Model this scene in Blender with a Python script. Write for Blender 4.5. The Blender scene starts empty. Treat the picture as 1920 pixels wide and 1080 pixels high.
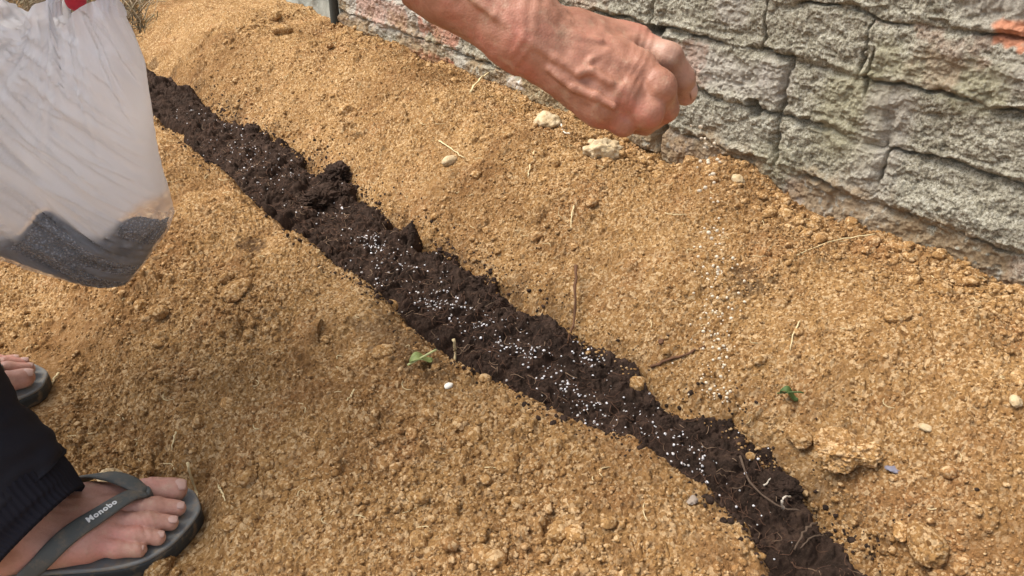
import bpy, math
import numpy as np
from mathutils import Vector
PI = math.pi
R = math.radians
sc = bpy.context.scene
C = sc.collection

# ------------------------------------------------------------------ camera, sky, sun, exposure
CAM_H = 0.65
PITCH = R(30.7)
FPX = 1500.0
cam = bpy.data.cameras.new('camera')
cam.sensor_width = 36.0
cam.lens = 36.0 * FPX / 1920.0
cam.clip_start = 0.02
cam.clip_end = 400
camo = bpy.data.objects.new('camera', cam)
C.objects.link(camo)
camo.location = (0, 0, CAM_H)
camo.rotation_euler = (PI / 2 - PITCH, 0, 0)
sc.camera = camo

SUN_EL, SUN_AZ = R(58), R(-82)          # azimuth measured clockwise from +Y
world = bpy.data.worlds.new('World')
sc.world = world
world.use_nodes = True
wn = world.node_tree
bg = wn.nodes['Background']
sky = wn.nodes.new('ShaderNodeTexSky')
sky.sky_type = 'NISHITA'
sky.sun_disc = False
sky.sun_elevation = SUN_EL
sky.sun_rotation = SUN_AZ
sky.dust_density = 3.0
hs = wn.nodes.new('ShaderNodeHueSaturation')      # thin cloud: a paler sky
hs.inputs['Saturation'].default_value = 0.45
wn.links.new(sky.outputs[0], hs.inputs['Color'])
wn.links.new(hs.outputs[0], bg.inputs[0])
bg.inputs[1].default_value = 0.145
sun = bpy.data.lights.new('sun', 'SUN')
sun.energy = 2.5
sun.angle = R(36)
sun.color = (1.0, 0.95, 0.87)
suno = bpy.data.objects.new('sun', sun)
C.objects.link(suno)
sd = Vector((math.sin(SUN_AZ) * math.cos(SUN_EL), math.cos(SUN_AZ) * math.cos(SUN_EL), math.sin(SUN_EL)))
suno.rotation_euler = sd.to_track_quat('Z', 'Y').to_euler()
suno.location = (-3, 2, 5)
sc.view_settings.view_transform = 'Standard'
sc.view_settings.look = 'None'
sc.view_settings.exposure = 0.92
sc.cycles.use_denoising = True
sc.cycles.denoising_prefilter = 'ACCURATE'
sc.cycles.denoising_input_passes = 'RGB_ALBEDO_NORMAL'
sc.cycles.max_bounces = 8
sc.cycles.transparent_max_bounces = 24
sc.view_settings.gamma = 1

# ------------------------------------------------------------------ frames of reference
D = np.array([-0.616, 0.788])      # along the furrow and the wall
D = D / np.linalg.norm(D)
N = np.array([D[1], -D[0]])        # across, towards the wall
WALL_V = 1.02


def uv2xy(u, v):
    return u * D[0] + v * N[0], u * D[1] + v * N[1]


def xy2uv(x, y):
    return x * D[0] + y * D[1], x * N[0] + y * N[1]


def ray(px, py):
    X = (px - 960) / FPX
    Y = (540 - py) / FPX
    return np.array([X, math.cos(PITCH) + Y * math.sin(PITCH), -math.sin(PITCH) + Y * math.cos(PITCH)])


def at(px, py, d):
    p = ray(px, py) * d
    p[2] += CAM_H
    return p


def aty(px, py, y):
    r = ray(px, py)
    p = r * (y / r[1])
    p[2] += CAM_H
    return p


# ------------------------------------------------------------------ numpy noise
def _h(ix, iy, s, iz=0):
    with np.errstate(over='ignore'):
        n = (np.asarray(ix).astype(np.uint32) * np.uint32(374761393) + np.asarray(iy).astype(np.uint32) * np.uint32(668265263)
             + np.uint32((s * 2654435761) & 0xffffffff) + np.asarray(iz).astype(np.uint32) * np.uint32(1274126177))
        n ^= n >> np.uint32(15); n *= np.uint32(2246822519)
        n ^= n >> np.uint32(13); n *= np.uint32(3266489917)
        n ^= n >> np.uint32(16)
    return n


def rnd(ix, iy, s, iz=0):
    return (_h(ix, iy, s, iz) >> np.uint32(8)).astype(np.float32) * np.float32(1 / 16777215)


def vnoise(x, y, sc_, s=0):
    """value noise in -1..1 with feature size sc_"""
    x = np.asarray(x) / sc_ + 4000.5
    y = np.asarray(y) / sc_ + 4000.5
    ix = np.floor(x); iy = np.floor(y)
    fx = (x - ix).astype(np.float32); fy = (y - iy).astype(np.float32)
    fx = fx * fx * fx * (fx * (fx * 6 - 15) + 10); fy = fy * fy * fy * (fy * (fy * 6 - 15) + 10)
    ix = ix.astype(np.int32); iy = iy.astype(np.int32)
    a = rnd(ix, iy, s); b = rnd(ix + 1, iy, s); c = rnd(ix, iy + 1, s); d = rnd(ix + 1, iy + 1, s)
    return ((a + (b - a) * fx) * (1 - fy) + (c + (d - c) * fx) * fy) * 2 - 1


def vnoise3(x, y, z, sc_, s=0):
    x = x / sc_ + 500.5; y = y / sc_ + 500.5; z = z / sc_ + 500.5
    ix = np.floor(x); iy = np.floor(y); iz = np.floor(z)
    fx = x - ix; fy = y - iy; fz = z - iz
    fx = fx * fx * (3 - 2 * fx); fy = fy * fy * (3 - 2 * fy); fz = fz * fz * (3 - 2 * fz)
    ix = ix.astype(np.int64); iy = iy.astype(np.int64); iz = iz.astype(np.int64)
    r = 0
    for dx in (0, 1):
        for dy in (0, 1):
            for dz in (0, 1):
                w = (fx if dx else 1 - fx) * (fy if dy else 1 - fy) * (fz if dz else 1 - fz)
                r = r + w * rnd(ix + dx, iy + dy, s, iz + dz)
    return r * 2 - 1


def fbm(x, y, sc_, s=0, oct_=4, gain=0.5):
    r = 0; a = 1.0; t = 0
    for k in range(oct_):
        c, sn = math.cos(0.7 * k), math.sin(0.7 * k)
        r = r + a * vnoise(x * c - y * sn, x * sn + y * c, sc_ / 2 ** k, s + 17 * k); t += a; a *= gain
    return r / t


def caps(x, y, cell, s=0, rmin=0.35, rmax=0.75, prob=1.0, flat=1.0):
    """union of rounded grains, one per cell; height in metres"""
    gx = (x / cell + 3000).astype(np.float64); gy = (y / cell + 3000).astype(np.float64)
    ix = np.floor(gx).astype(np.int32); iy = np.floor(gy).astype(np.int32)
    fx = (gx - ix).astype(np.float32); fy = (gy - iy).astype(np.float32)
    out = np.zeros(x.shape, np.float32)
    for dx in (-1, 0, 1):
        for dy in (-1, 0, 1):
            h1 = _h(ix + dx, iy + dy, s)
            ddx = fx - dx - (h1 & np.uint32(1023)).astype(np.float32) / 1023
            ddy = fy - dy - ((h1 >> np.uint32(10)) & np.uint32(1023)).astype(np.float32) / 1023
            q = ((h1 >> np.uint32(20)) & np.uint32(63)).astype(np.float32) / 63
            rr = rmin + (rmax - rmin) * q * q
            if not (isinstance(prob, float) and prob >= 1.0):
                rr = np.where((h1 >> np.uint32(26)).astype(np.float32) / 63.5 < prob, rr, 0)
            h2 = _h(ix + dx, iy + dy, s + 1)
            k = (h2 & np.uint32(255)).astype(np.float32) / 255 - .5      # oval grains
            a = ddx * (1 + .5 * k) + ddy * (.35 * k); b = ddy * (1 - .4 * k)
            np.maximum(out, np.sqrt(np.maximum(rr * rr - a * a - b * b, 0)), out=out)
    return out * cell * flat


def sstep(a, b, x):
    t = np.clip((x - a) / (b - a), 0, 1)
    return t * t * (3 - 2 * t)


# ------------------------------------------------------------------ mesh helpers
def np_mesh(name, V, F, mat, parent=None, smooth=True, tri=False, attrs=None, loc=None):
    me = bpy.data.meshes.new(name)
    V = np.asarray(V, np.float32); F = np.asarray(F, np.int32)
    k = F.shape[1]
    me.vertices.add(len(V)); me.vertices.foreach_set('co', V.ravel())
    me.loops.add(F.size); me.loops.foreach_set('vertex_index', F.ravel())
    me.polygons.add(len(F))
    me.polygons.foreach_set('loop_start', np.arange(0, F.size, k, dtype=np.int32))
    me.polygons.foreach_set('loop_total', np.full(len(F), k, np.int32))
    me.polygons.foreach_set('use_smooth', np.full(len(F), smooth, bool))
    me.update(calc_edges=True)
    for an, av in (attrs or {}).items():
        a = me.attributes.new(an, 'FLOAT', 'POINT')
        a.data.foreach_set('value', np.asarray(av, np.float32).ravel())
    if mat:
        me.materials.append(mat)
    o = bpy.data.objects.new(name, me)
    C.objects.link(o)
    if parent:
        o.parent = parent
    if loc is not None:
        o.location = loc
    return o


def grid_faces(nu, nv):
    i = np.arange(nu * nv).reshape(nu, nv)
    return np.stack([i[:-1, :-1].ravel(), i[1:, :-1].ravel(), i[1:, 1:].ravel(), i[:-1, 1:].ravel()], 1)


def tag(o, label=None, cat=None, group=None, kind=None):
    if label: o['label'] = label
    if cat: o['category'] = cat
    if group: o['group'] = group
    if kind: o['kind'] = kind
    return o


def empty(name, loc, rz=0):
    o = bpy.data.objects.new(name, None)
    o.empty_display_size = 0.05
    C.objects.link(o)
    o.location = loc
    o.rotation_euler = (0, 0, rz)
    return o


def to_origin(o):
    """put a single-mesh object's origin at the base centre of its mesh"""
    me = o.data
    n = len(me.vertices)
    co = np.empty(n * 3, np.float32); me.vertices.foreach_get('co', co); co = co.reshape(-1, 3)
    c = np.array([(co[:, 0].min() + co[:, 0].max()) / 2, (co[:, 1].min() + co[:, 1].max()) / 2, co[:, 2].min()])
    co -= c
    me.vertices.foreach_set('co', co.ravel()); me.update()
    o.location = c
    return o


def tube(pts, rad, seg=8, closed_ends=True):
    """returns V,F (quads) of a tube along pts with radii rad"""
    pts = np.asarray(pts, float); n = len(pts)
    rad = np.broadcast_to(np.asarray(rad, float), (n,))
    tan = np.gradient(pts, axis=0); tan /= np.linalg.norm(tan, axis=1)[:, None] + 1e-9
    up = np.array([0.13, 0.21, 0.97])
    V = []
    for i in range(n):
        a = np.cross(tan[i], up); a /= np.linalg.norm(a) + 1e-9
        b = np.cross(tan[i], a)
        for k in range(seg):
            t = 2 * PI * k / seg
            V.append(pts[i] + rad[i] * (math.cos(t) * a + math.sin(t) * b))
    F = []
    for i in range(n - 1):
        for k in range(seg):
            F.append((i * seg + k, i * seg + (k + 1) % seg, (i + 1) * seg + (k + 1) % seg, (i + 1) * seg + k))
    c0 = len(V); V.append(pts[0]); V.append(pts[-1])
    for k in range(0, seg, 2):
        F.append((c0, (k + 2) % seg, (k + 1) % seg, k))
        b = (n - 1) * seg
        F.append((c0 + 1, b + k, b + (k + 1) % seg, b + (k + 2) % seg))
    return np.array(V), np.array(F)


def resample(pts, n):
    """Catmull-Rom through pts"""
    P = np.asarray(pts, float)
    Q = np.vstack([2 * P[0] - P[1], P, 2 * P[-1] - P[-2]])
    out = []
    m = len(P) - 1
    for t in np.linspace(0, m - 1e-6, n):
        i = int(t); f = t - i
        a, b, c, d = Q[i], Q[i + 1], Q[i + 2], Q[i + 3]
        out.append(0.5 * ((2 * b) + (c - a) * f + (2 * a - 5 * b + 4 * c - d) * f * f + (3 * b - a - 3 * c + d) * f ** 3))
    return np.array(out)


def icosphere(sub):
    t = (1 + 5 ** .5) / 2
    V = [(-1, t, 0), (1, t, 0), (-1, -t, 0), (1, -t, 0), (0, -1, t), (0, 1, t), (0, -1, -t), (0, 1, -t), (t, 0, -1), (t, 0, 1), (-t, 0, -1), (-t, 0, 1)]
    F = [(0, 11, 5), (0, 5, 1), (0, 1, 7), (0, 7, 10), (0, 10, 11), (1, 5, 9), (5, 11, 4), (11, 10, 2), (10, 7, 6), (7, 1, 8), (3, 9, 4), (3, 4, 2), (3, 2, 6), (3, 6, 8), (3, 8, 9), (4, 9, 5), (2, 4, 11), (6, 2, 10), (8, 6, 7), (9, 8, 1)]
    V = [np.array(v) / np.linalg.norm(v) for v in V]
    for _ in range(sub):
        mid = {}; G = []

        def m(a, b):
            k = (min(a, b), max(a, b))
            if k not in mid:
                p = V[a] + V[b]; V.append(p / np.linalg.norm(p)); mid[k] = len(V) - 1
            return mid[k]
        for a, b, c in F:
            ab, bc, ca = m(a, b), m(b, c), m(c, a)
            G += [(a, ab, ca), (b, bc, ab), (c, ca, bc), (ab, bc, ca)]
        F = G
    return np.array(V), np.array(F)


ICO = [icosphere(k) for k in range(6)]


def scatter_mesh(pos, rad, sub, seed, squash=0.75, rough=0.25):
    """many small lumps as one V,F"""
    bv, bf = ICO[sub]
    n = len(pos)
    rng = np.random.default_rng(seed)
    ang = rng.uniform(0, 6.283, (n, 1)); tl = rng.uniform(-.5, .5, (n, 1))
    V = np.repeat(bv[None], n, 0)
    sx = rng.uniform(.8, 1.3, (n, 1)); sy = rng.uniform(.75, 1.1, (n, 1)); sz = rng.uniform(.8, 1.1, (n, 1)) * squash
    if rough > 0:
        off = rng.uniform(0, 50, (n, 1))
        nz = vnoise3(V[..., 0] + off, V[..., 1] + off, V[..., 2], 0.9, 3) + .5 * vnoise3(V[..., 0] + off, V[..., 1] + off, V[..., 2], 0.4, 5)
        V = V * (1 + rough * nz)[..., None]
    x = V[..., 0] * sx; y = V[..., 1] * sy; z = V[..., 2] * sz
    y, z = y * np.cos(tl) - z * np.sin(tl), y * np.sin(tl) + z * np.cos(tl)
    x, y = x * np.cos(ang) - y * np.sin(ang), x * np.sin(ang) + y * np.cos(ang)
    V = np.stack([x, y, z], -1) * np.asarray(rad)[:, None, None] + np.asarray(pos)[:, None]
    F = (bf[None] + (np.arange(n) * len(bv))[:, None, None]).reshape(-1, 3)
    return V.reshape(-1, 3), F


# signed distance + surface nets
def sd_seg(P, a, b, ra, rb):
    a = np.asarray(a, np.float32); b = np.asarray(b, np.float32)
    ab = b - a
    t = np.clip(((P - a) @ ab) / max(float(ab @ ab), 1e-12), 0, 1)
    d = P - a - t[..., None] * ab
    return np.sqrt((d * d).sum(-1)) - (ra + (rb - ra) * t)


def smin(a, b, k):
    h = np.clip(.5 + .5 * (b - a) / k, 0, 1)
    return b + (a - b) * h - k * h * (1 - h)


def surface_nets(func, lo, hi, step):
    ax = [np.arange(lo[i], hi[i] + step, step, dtype=np.float32) for i in range(3)]
    G = np.stack(np.meshgrid(*ax, indexing='ij'), -1)
    F = np.empty(G.shape[:3], np.float32)
    for i in range(0, G.shape[0], 24):
        F[i:i + 24] = func(G[i:i + 24])
    S = F < 0
    n = F.shape
    cn = (n[0] - 1, n[1] - 1, n[2] - 1)
    cnt = np.zeros(cn, np.float32); acc = np.zeros(cn + (3,), np.float32)

    def sl(o):
        return tuple(slice(o[i], o[i] + cn[i]) for i in range(3))
    import itertools
    for axis in range(3):
        others = [i for i in range(3) if i != axis]
        for c in itertools.product((0, 1), repeat=2):
            o0 = [0, 0, 0]; o0[others[0]] = c[0]; o0[others[1]] = c[1]
            o1 = list(o0); o1[axis] = 1
            a = F[sl(o0)]; b = F[sl(o1)]
            m = (a < 0) != (b < 0)
            t = np.where(m, a / np.where(m, a - b, 1), 0)
            cnt += m
            for i in range(3):
                acc[..., i] += np.where(m, (t if i == axis else o0[i]), 0)
    act = cnt > 0
    idx = np.full(cn, -1, np.int64); idx[act] = np.arange(act.sum())
    base = np.stack(np.nonzero(act), -1).astype(np.float32)
    V = (base + acc[act] / cnt[act][:, None]) * step + np.array(lo, np.float32)
    Q = []
    for axis in range(3):
        o0 = [slice(1, n[i] - 1) for i in range(3)]; o1 = list(o0)
        o0[axis] = slice(0, n[axis] - 1); o1[axis] = slice(1, n[axis])
        a = S[tuple(o0)]; b = S[tuple(o1)]
        m = a != b
        I = np.stack(np.nonzero(m), -1)
        sgn = a[m]
        off = np.ones(3, int); off[axis] = 0
        I = I + off
        u_, v_ = [(1, 2), (2, 0), (0, 1)][axis]

        def g(du, dv):
            J = I.copy(); J[:, u_] -= du; J[:, v_] -= dv
            return idx[J[:, 0], J[:, 1], J[:, 2]]
        q = np.stack([g(1, 1), g(0, 1), g(0, 0), g(1, 0)], 1)
        q[~sgn] = q[~sgn][:, ::-1]
        Q.append(q)
    Q = np.concatenate(Q)
    Q = Q[(Q >= 0).all(1)]
    return V, Q


# ------------------------------------------------------------------ materials
def mat(name, col, rough=0.8, spec=0.3):
    m = bpy.data.materials.new(name)
    m.use_nodes = True
    b = m.node_tree.nodes['Principled BSDF']
    b.inputs['Base Color'].default_value = (*col, 1)
    b.inputs['Roughness'].default_value = rough
    b.inputs['Specular IOR Level'].default_value = spec
    return m


class NT:
    def __init__(self, m):
        self.t = m.node_tree; self.n = self.t.nodes; self.b = self.n.get('Principled BSDF')
        self.tc = self.n.new('ShaderNodeTexCoord')

    def link(self, a, b): self.t.links.new(a, b)

    def noise(self, scale, detail=4, rough=.55, dist=0, vec=None):
        x = self.n.new('ShaderNodeTexNoise')
        x.inputs['Scale'].default_value = scale; x.inputs['Detail'].default_value = detail
        x.inputs['Roughness'].default_value = rough; x.inputs['Distortion'].default_value = dist
        self.link(vec or self.tc.outputs['Object'], x.inputs['Vector'])
        return x.outputs['Fac']

    def vor(self, scale, feat='F1', out='Distance'):
        x = self.n.new('ShaderNodeTexVoronoi'); x.feature = feat
        x.inputs['Scale'].default_value = scale
        self.link(self.tc.outputs['Object'], x.inputs['Vector'])
        return x.outputs[out]

    def ramp(self, fac, stops):
        x = self.n.new('ShaderNodeValToRGB')
        e = x.color_ramp.elements
        while len(e) < len(stops): e.new(0.5)
        for i, (p, c) in enumerate(stops):
            e[i].position = p
            e[i].color = (*c, 1) if len(c) == 3 else c
        self.link(fac, x.inputs[0])
        return x.outputs[0]

    def map(self, fac, a, b, c=0, d=1):
        x = self.n.new('ShaderNodeMapRange')
        for i, v in enumerate((a, b, c, d)): x.inputs[i + 1].default_value = v
        self.link(fac, x.inputs[0])
        return x.outputs[0]

    def mix(self, fac, a, b, mode='MIX'):
        x = self.n.new('ShaderNodeMix'); x.data_type = 'RGBA'; x.blend_type = mode
        if isinstance(fac, (int, float)): x.inputs[0].default_value = fac
        else: self.link(fac, x.inputs[0])
        for i, v in ((6, a), (7, b)):
            if isinstance(v, tuple): x.inputs[i].default_value = (*v, 1)
            else: self.link(v, x.inputs[i])
        return x.outputs[2]

    def math(self, op, a, b=None):
        x = self.n.new('ShaderNodeMath'); x.operation = op
        for i, v in ((0, a), (1, b)):
            if v is None: continue
            if isinstance(v, (int, float)): x.inputs[i].default_value = v
            else: self.link(v, x.inputs[i])
        return x.outputs[0]

    def attr(self, name):
        x = self.n.new('ShaderNodeAttribute'); x.attribute_name = name
        return x.outputs['Fac']

    def bump(self, h, strength, dist, prev=None):
        x = self.n.new('ShaderNodeBump')
        x.inputs['Strength'].default_value = strength; x.inputs['Distance'].default_value = dist
        self.link(h, x.inputs['Height'])
        if prev is not None: self.link(prev, x.inputs['Normal'])
        return x.outputs['Normal']


def soil_material(name, use_attr=True, tint=.885):
    m = mat(name, (.3, .2, .1), 0.95, 0.08)
    t = NT(m)

    def k(r, g, b): return (r * tint, g * tint * .975, b * tint * .93)
    big = t.noise(7, 3)
    c = t.ramp(big, [(.30, k(.33, .180, .072)), (.5, k(.405, .235, .094)), (.70, k(.47, .285, .122))])
    c = t.mix(t.map(t.noise(13, 3), .52, .68, 0, .45), c, k(.39, .185, .085))
    mid = t.noise(45, 4)
    c = t.mix(t.map(mid, .42, .62, 0, .4), c, k(.50, .31, .14))
    fine = t.noise(480, 3, .7)
    c = t.mix(t.map(fine, .35, .7, 0, .7), c, k(.22, .115, .042))
    for sc_, hi, lo in ((430, .66, .8), (230, .8, .9)):
        sp = t.n.new('ShaderNodeSeparateColor'); t.link(t.vor(sc_, out='Color'), sp.inputs[0])
        c = t.mix(t.map(sp.outputs[0], hi, .95, 0, .75), c, k(.66, .47, .27))
        c = t.mix(t.map(sp.outputs[1], lo, .98, 0, .7), c, k(.13, .060, .022))
    if use_attr:
        c = t.mix(t.attr('damp'), c, (.185, .092, .035))
        c = t.mix(t.attr('spill'), c, (.055, .030, .018))
    t.link(c, t.b.inputs['Base Color'])
    n = t.bump(fine, 1, .0022)
    n = t.bump(t.noise(1000, 2, .6), .8, .0010, n)
    t.link(n, t.b.inputs['Normal'])
    return m


M = {}
M['soil'] = soil_material('sandy_soil')
M['soil_clod'] = soil_material('dry_soil_clod', False, .98)
M['soil_pale'] = soil_material('pale_soil_clod', False, 1.22)

m = mat('dark_potting_soil', (.03, .02, .015), .95, .12); t = NT(m)
c = t.ramp(t.noise(60, 4), [(.35, (.028, .018, .013)), (.6, (.060, .037, .027)), (.8, (.11, .068, .045))])
c = t.mix(t.map(t.noise(700, 3, .7), .55, .75, 0, .7), c, (.14, .09, .06))
t.link(c, t.b.inputs['Base Color'])
n = t.bump(t.noise(500, 4, .75), 1, .003)
t.link(n, t.b.inputs['Normal'])
M['peat'] = m

m = mat('white_granules', (.78, .76, .78), .7, .3); t = NT(m)
t.link(t.ramp(t.noise(210, 1), [(.36, (.42, .37, .33)), (.5, (.72, .70, .70)), (.62, (.86, .85, .88))]), t.b.inputs['Base Color']); M['granule'] = m
m = mat('cream_granules', (.70, .60, .45), .7, .3); M['cream'] = m
m = mat('brown_fibre', (.13, .07, .045), .9, .2); M['fibre'] = m
m = mat('pale_fibre', (.30, .20, .13), .9, .2); M['fibre2'] = m
M['straw'] = mat('dry_straw', (.62, .50, .28), .7, .3)
M['twig'] = mat('brown_twig', (.13, .065, .035), .85, .2)
M['bark'] = mat('grey_bark_strip', (.11, .075, .052), .85, .2)
M['root'] = mat('white_root', (.60, .53, .43), .7, .3)
M['leaf'] = mat('green_leaf', (.22, .26, .09), .6, .3)
M['leaf2'] = mat('pale_leaf_stem', (.42, .44, .20), .6, .3)
M['leafdark'] = mat('dark_green_leaf', (.07, .11, .03), .6, .3)
M['gap_rod'] = mat('dark_grey_rod', (.055, .055, .045), .8, .2)
M['chip'] = mat('white_stone_chip', (.80, .76, .66), .8, .3)
M['shard'] = mat('grey_blue_shard', (.20, .19, .23), .5, .4)
M['ash'] = mat('pale_paper_scrap', (.30, .24, .19), .9, .1)
m = mat('pale_stone', (.60, .46, .28), .9, .15); t = NT(m)
c = t.ramp(t.noise(90, 5, .65), [(.3, (.38, .26, .13)), (.55, (.54, .42, .26)), (.75, (.66, .55, .38))])
t.link(c, t.b.inputs['Base Color']); t.link(t.bump(t.noise(300, 4, .7), .8, .002), t.b.inputs['Normal'])
M['stone'] = m

# wall
m = mat('mortared_brick', (.3, .29, .26), .93, .15); t = NT(m)
c = t.ramp(t.noise(9, 5, .6), [(.3, (.33, .295, .21)), (.5, (.46, .42, .32)), (.7, (.57, .53, .42))])
c = t.mix(t.map(t.noise(70, 5, .7), .4, .7, 0, .6), c, (.64, .605, .49))
c = t.mix(t.map(t.noise(33, 4, .7), .55, .72, 0, .55), c, (.22, .21, .165))
c = t.mix(t.map(t.noise(420, 3, .75), .45, .60, 0, .85), c, (.12, .105, .07))
sp = t.n.new('ShaderNodeSeparateColor'); t.link(t.vor(380, out='Color'), sp.inputs[0])
c = t.mix(t.map(sp.outputs[0], .72, .95, 0, .6), c, (.66, .63, .53))
c = t.mix(t.map(t.noise(150, 4, .7), .50, .60, 0, .5), c, (.19, .165, .115))
c = t.mix(t.attr('olive'), c, (.36, .33, .20))
c = t.mix(t.attr('pale'), c, (.52, .47, .41))
redm = t.math('MULTIPLY', t.attr('red'), t.map(t.noise(55, 5, .7), .30, .52, .25, 1))
c = t.mix(redm, c, (.47, .20, .13))
c = t.mix(t.attr('orange'), c, (.66, .30, .18))
c = t.mix(t.attr('white'), c, (.80, .76, .70))
c = t.mix(t.attr('mud'), c, (.34, .22, .11))
t.link(c, t.b.inputs['Base Color'])
n = t.bump(t.noise(340, 5, .8), 1.0, .0045)
t.link(n, t.b.inputs['Normal'])
M['wall'] = m
m = mat('cement_render', (.3, .3, .28), .9, .15); t = NT(m)
c = t.ramp(t.noise(14, 5, .6), [(.3, (.20, .21, .18)), (.7, (.38, .38, .33))])
t.link(c, t.b.inputs['Base Color']); t.link(t.bump(t.noise(120, 5, .7), .8, .004), t.b.inputs['Normal'])
M['cement'] = m


def skin_material(name, base, red, dark):
    m = mat(name, base, .5, .35); t = NT(m)
    c = t.ramp(t.noise(28, 4, .55), [(.32, dark), (.5, base), (.68, red)])
    c = t.mix(t.map(t.noise(260, 3, .6), .45, .7, 0, .35), c, dark)
    c = t.mix(t.map(t.noise(62, 5, .7), .54, .70, 0, .38), c, (.50, .38, .26))      # dry soil dust
    c = t.mix(t.attr('dust'), c, (.50, .375, .29))
    t.link(c, t.b.inputs['Base Color'])
    t.b.inputs['Subsurface Weight'].default_value = .08
    t.b.inputs['Subsurface Radius'].default_value = (.008, .003, .0015)
    t.b.inputs['Subsurface Scale'].default_value = 1.0
    n = t.bump(t.vor(620), .25, .0008)
    n = t.bump(t.noise(140, 4, .6), .3, .0012, n)
    t.link(n, t.b.inputs['Normal'])
    return m


M['skin'] = skin_material('hand_skin', (.385, .185, .122), (.43, .168, .116), (.27, .115, .07))
M['footskin'] = skin_material('foot_skin', (.50, .27, .205), (.54, .24, .19), (.38, .19, .135))
M['nail'] = mat('toenail', (.52, .33, .27), .4, .45)
m = mat('grey_rubber', (.085, .09, .085), .6, .35); t = NT(m)
t.link(t.mix(t.map(t.noise(75, 5, .7), .48, .72, 0, .45), (.085, .09, .085), (.26, .19, .12)), t.b.inputs['Base Color'])
t.link(t.bump(t.noise(900, 2), .2, .0005), t.b.inputs['Normal']); M['rubber'] = m
m = mat('grey_footbed', (.19, .195, .19), .75, .25); M['footbed'] = m; t = NT(m)
t.link(t.mix(t.map(t.noise(95, 5, .7), .46, .68, 0, .55), (.18, .185, .18), (.34, .25, .15)), t.b.inputs['Base Color'])
m = mat('black_sole', (.03, .033, .034), .55, .35); t = NT(m)
c = t.mix(t.map(t.noise(90, 4), .5, .75, 0, .7), (.028, .032, .033), (.22, .15, .08))
t.link(c, t.b.inputs['Base Color']); M['sole'] = m
M['white_print'] = mat('white_print', (.80, .80, .78), .6, .3)
m = mat('black_trouser', (.017, .017, .023), .85, .15); t = NT(m)
t.link(t.bump(t.noise(900, 2), .5, .0006), t.b.inputs['Normal'])
M['trouser'] = m
m = mat('ribbed_cuff', (.012, .012, .018), .85, .15); t = NT(m)
t.link(t.bump(t.noise(900, 2), .5, .0006), t.b.inputs['Normal']); M['cuff'] = m
m = mat('red_glove', (.50, .03, .05), .55, .3); t = NT(m)
t.link(t.bump(t.noise(500, 3), .4, .0008), t.b.inputs['Normal']); M['glove'] = m
M['shirt'] = mat('grey_shirt', (.16, .17, .19), .9, .15)
M['hair'] = mat('black_hair', (.012, .01, .009), .6, .3)

# plastic bag
m = bpy.data.materials.new('thin_white_plastic'); m.use_nodes = True
t = NT(m)
b = t.b
b.inputs['Base Color'].default_value = (.95, .95, .97, 1)
b.inputs['Roughness'].default_value = .35
b.inputs['Specular IOR Level'].default_value = .4
tr = t.n.new('ShaderNodeBsdfTranslucent'); tr.inputs[0].default_value = (.95, .95, .97, 1)
tp = t.n.new('ShaderNodeBsdfTransparent'); tp.inputs[0].default_value = (.98, .98, 1, 1)
mx1 = t.n.new('ShaderNodeMixShader'); mx1.inputs[0].default_value = .52
mx2 = t.n.new('ShaderNodeMixShader')
t.link(b.outputs[0], mx1.inputs[1]); t.link(tr.outputs[0], mx1.inputs[2])
t.link(t.attr('clear'), mx2.inputs[0])
t.link(mx1.outputs[0], mx2.inputs[1]); t.link(tp.outputs[0], mx2.inputs[2])
t.link(mx2.outputs[0], t.n['Material Output'].inputs[0])
M['bag'] = m
m = mat('grey_fertiliser', (.17, .175, .18), .8, .3); t = NT(m)
c = t.mix(t.map(t.vor(330), .1, .5), (.46, .48, .52), (.12, .127, .14))
t.link(c, t.b.inputs['Base Color'])
t.link(t.bump(t.vor(330), 1, .004), t.b.inputs['Normal'])
M['fert'] = m

# ------------------------------------------------------------------ terrain height
VC_U = [-2, .20, .27, .41, .53, .64, .95, 1.2, 1.7, 3, 6]
VC_V = [.43, .432, .475, .483, .442, .423, .413, .414, .401, .40, .40]
FOOT = dict(tip=np.array([-.333, .605]), th=R(18))
FOOT2 = dict(tip=np.array([-.612, .842]), th=R(26))


def foot_local(x, y, f):
    dx = x - f['tip'][0]; dy = y - f['tip'][1]
    c, s = math.cos(f['th']), math.sin(f['th'])
    return dx * c + dy * s, -dx * s + dy * c


def base_z(u, v):
    vc = np.interp(u, VC_U, VC_V) + .012 * vnoise(u, v * 0, .13, 5)
    zc = .103 + .026 * sstep(1.25, 1.8, u) + .010 * vnoise(u, v * 0, .22, 8) + .006 * vnoise(u, v * 0, .07, 9)
    v0 = .05 + .03 * vnoise(u, v * 0, .3, 12)
    s = np.clip((v - v0) / (vc - v0), 0, 1)
    near = zc * (1 - (1 - s) ** 1.8) * sstep(0, .2, s)
    # steep drop to the trench floor, rounded lip
    d = v - vc
    near = near * (1 - sstep(-.012, .058, d))
    z = near
    far_top = .150 + .012 * vnoise(u, v, .25, 21) + .042 * np.exp(-((u - .70) / .10) ** 2 - ((v - 1.0) / .10) ** 2) \
        - .018 * np.exp(-((u - .84) / .06) ** 2 - ((v - 1.02) / .08) ** 2)
    far_top = far_top - .06 * sstep(2.2, 3.4, u)
    vs = .618 + .013 * vnoise(u, v * 0, .17, 31)
    s2 = np.clip((v - vs) / (.90 - vs), 0, 1)
    far = far_top * (1 - (1 - s2) ** 1.9) * sstep(-.02, .12, s2)
    z = z + far
    # broad undulation
    w = sstep(.02, .2, v)
    z = z + w * (.010 * vnoise(u, v, .12, 41) + .005 * vnoise(u, v, .05, 42))
    return z


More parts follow.
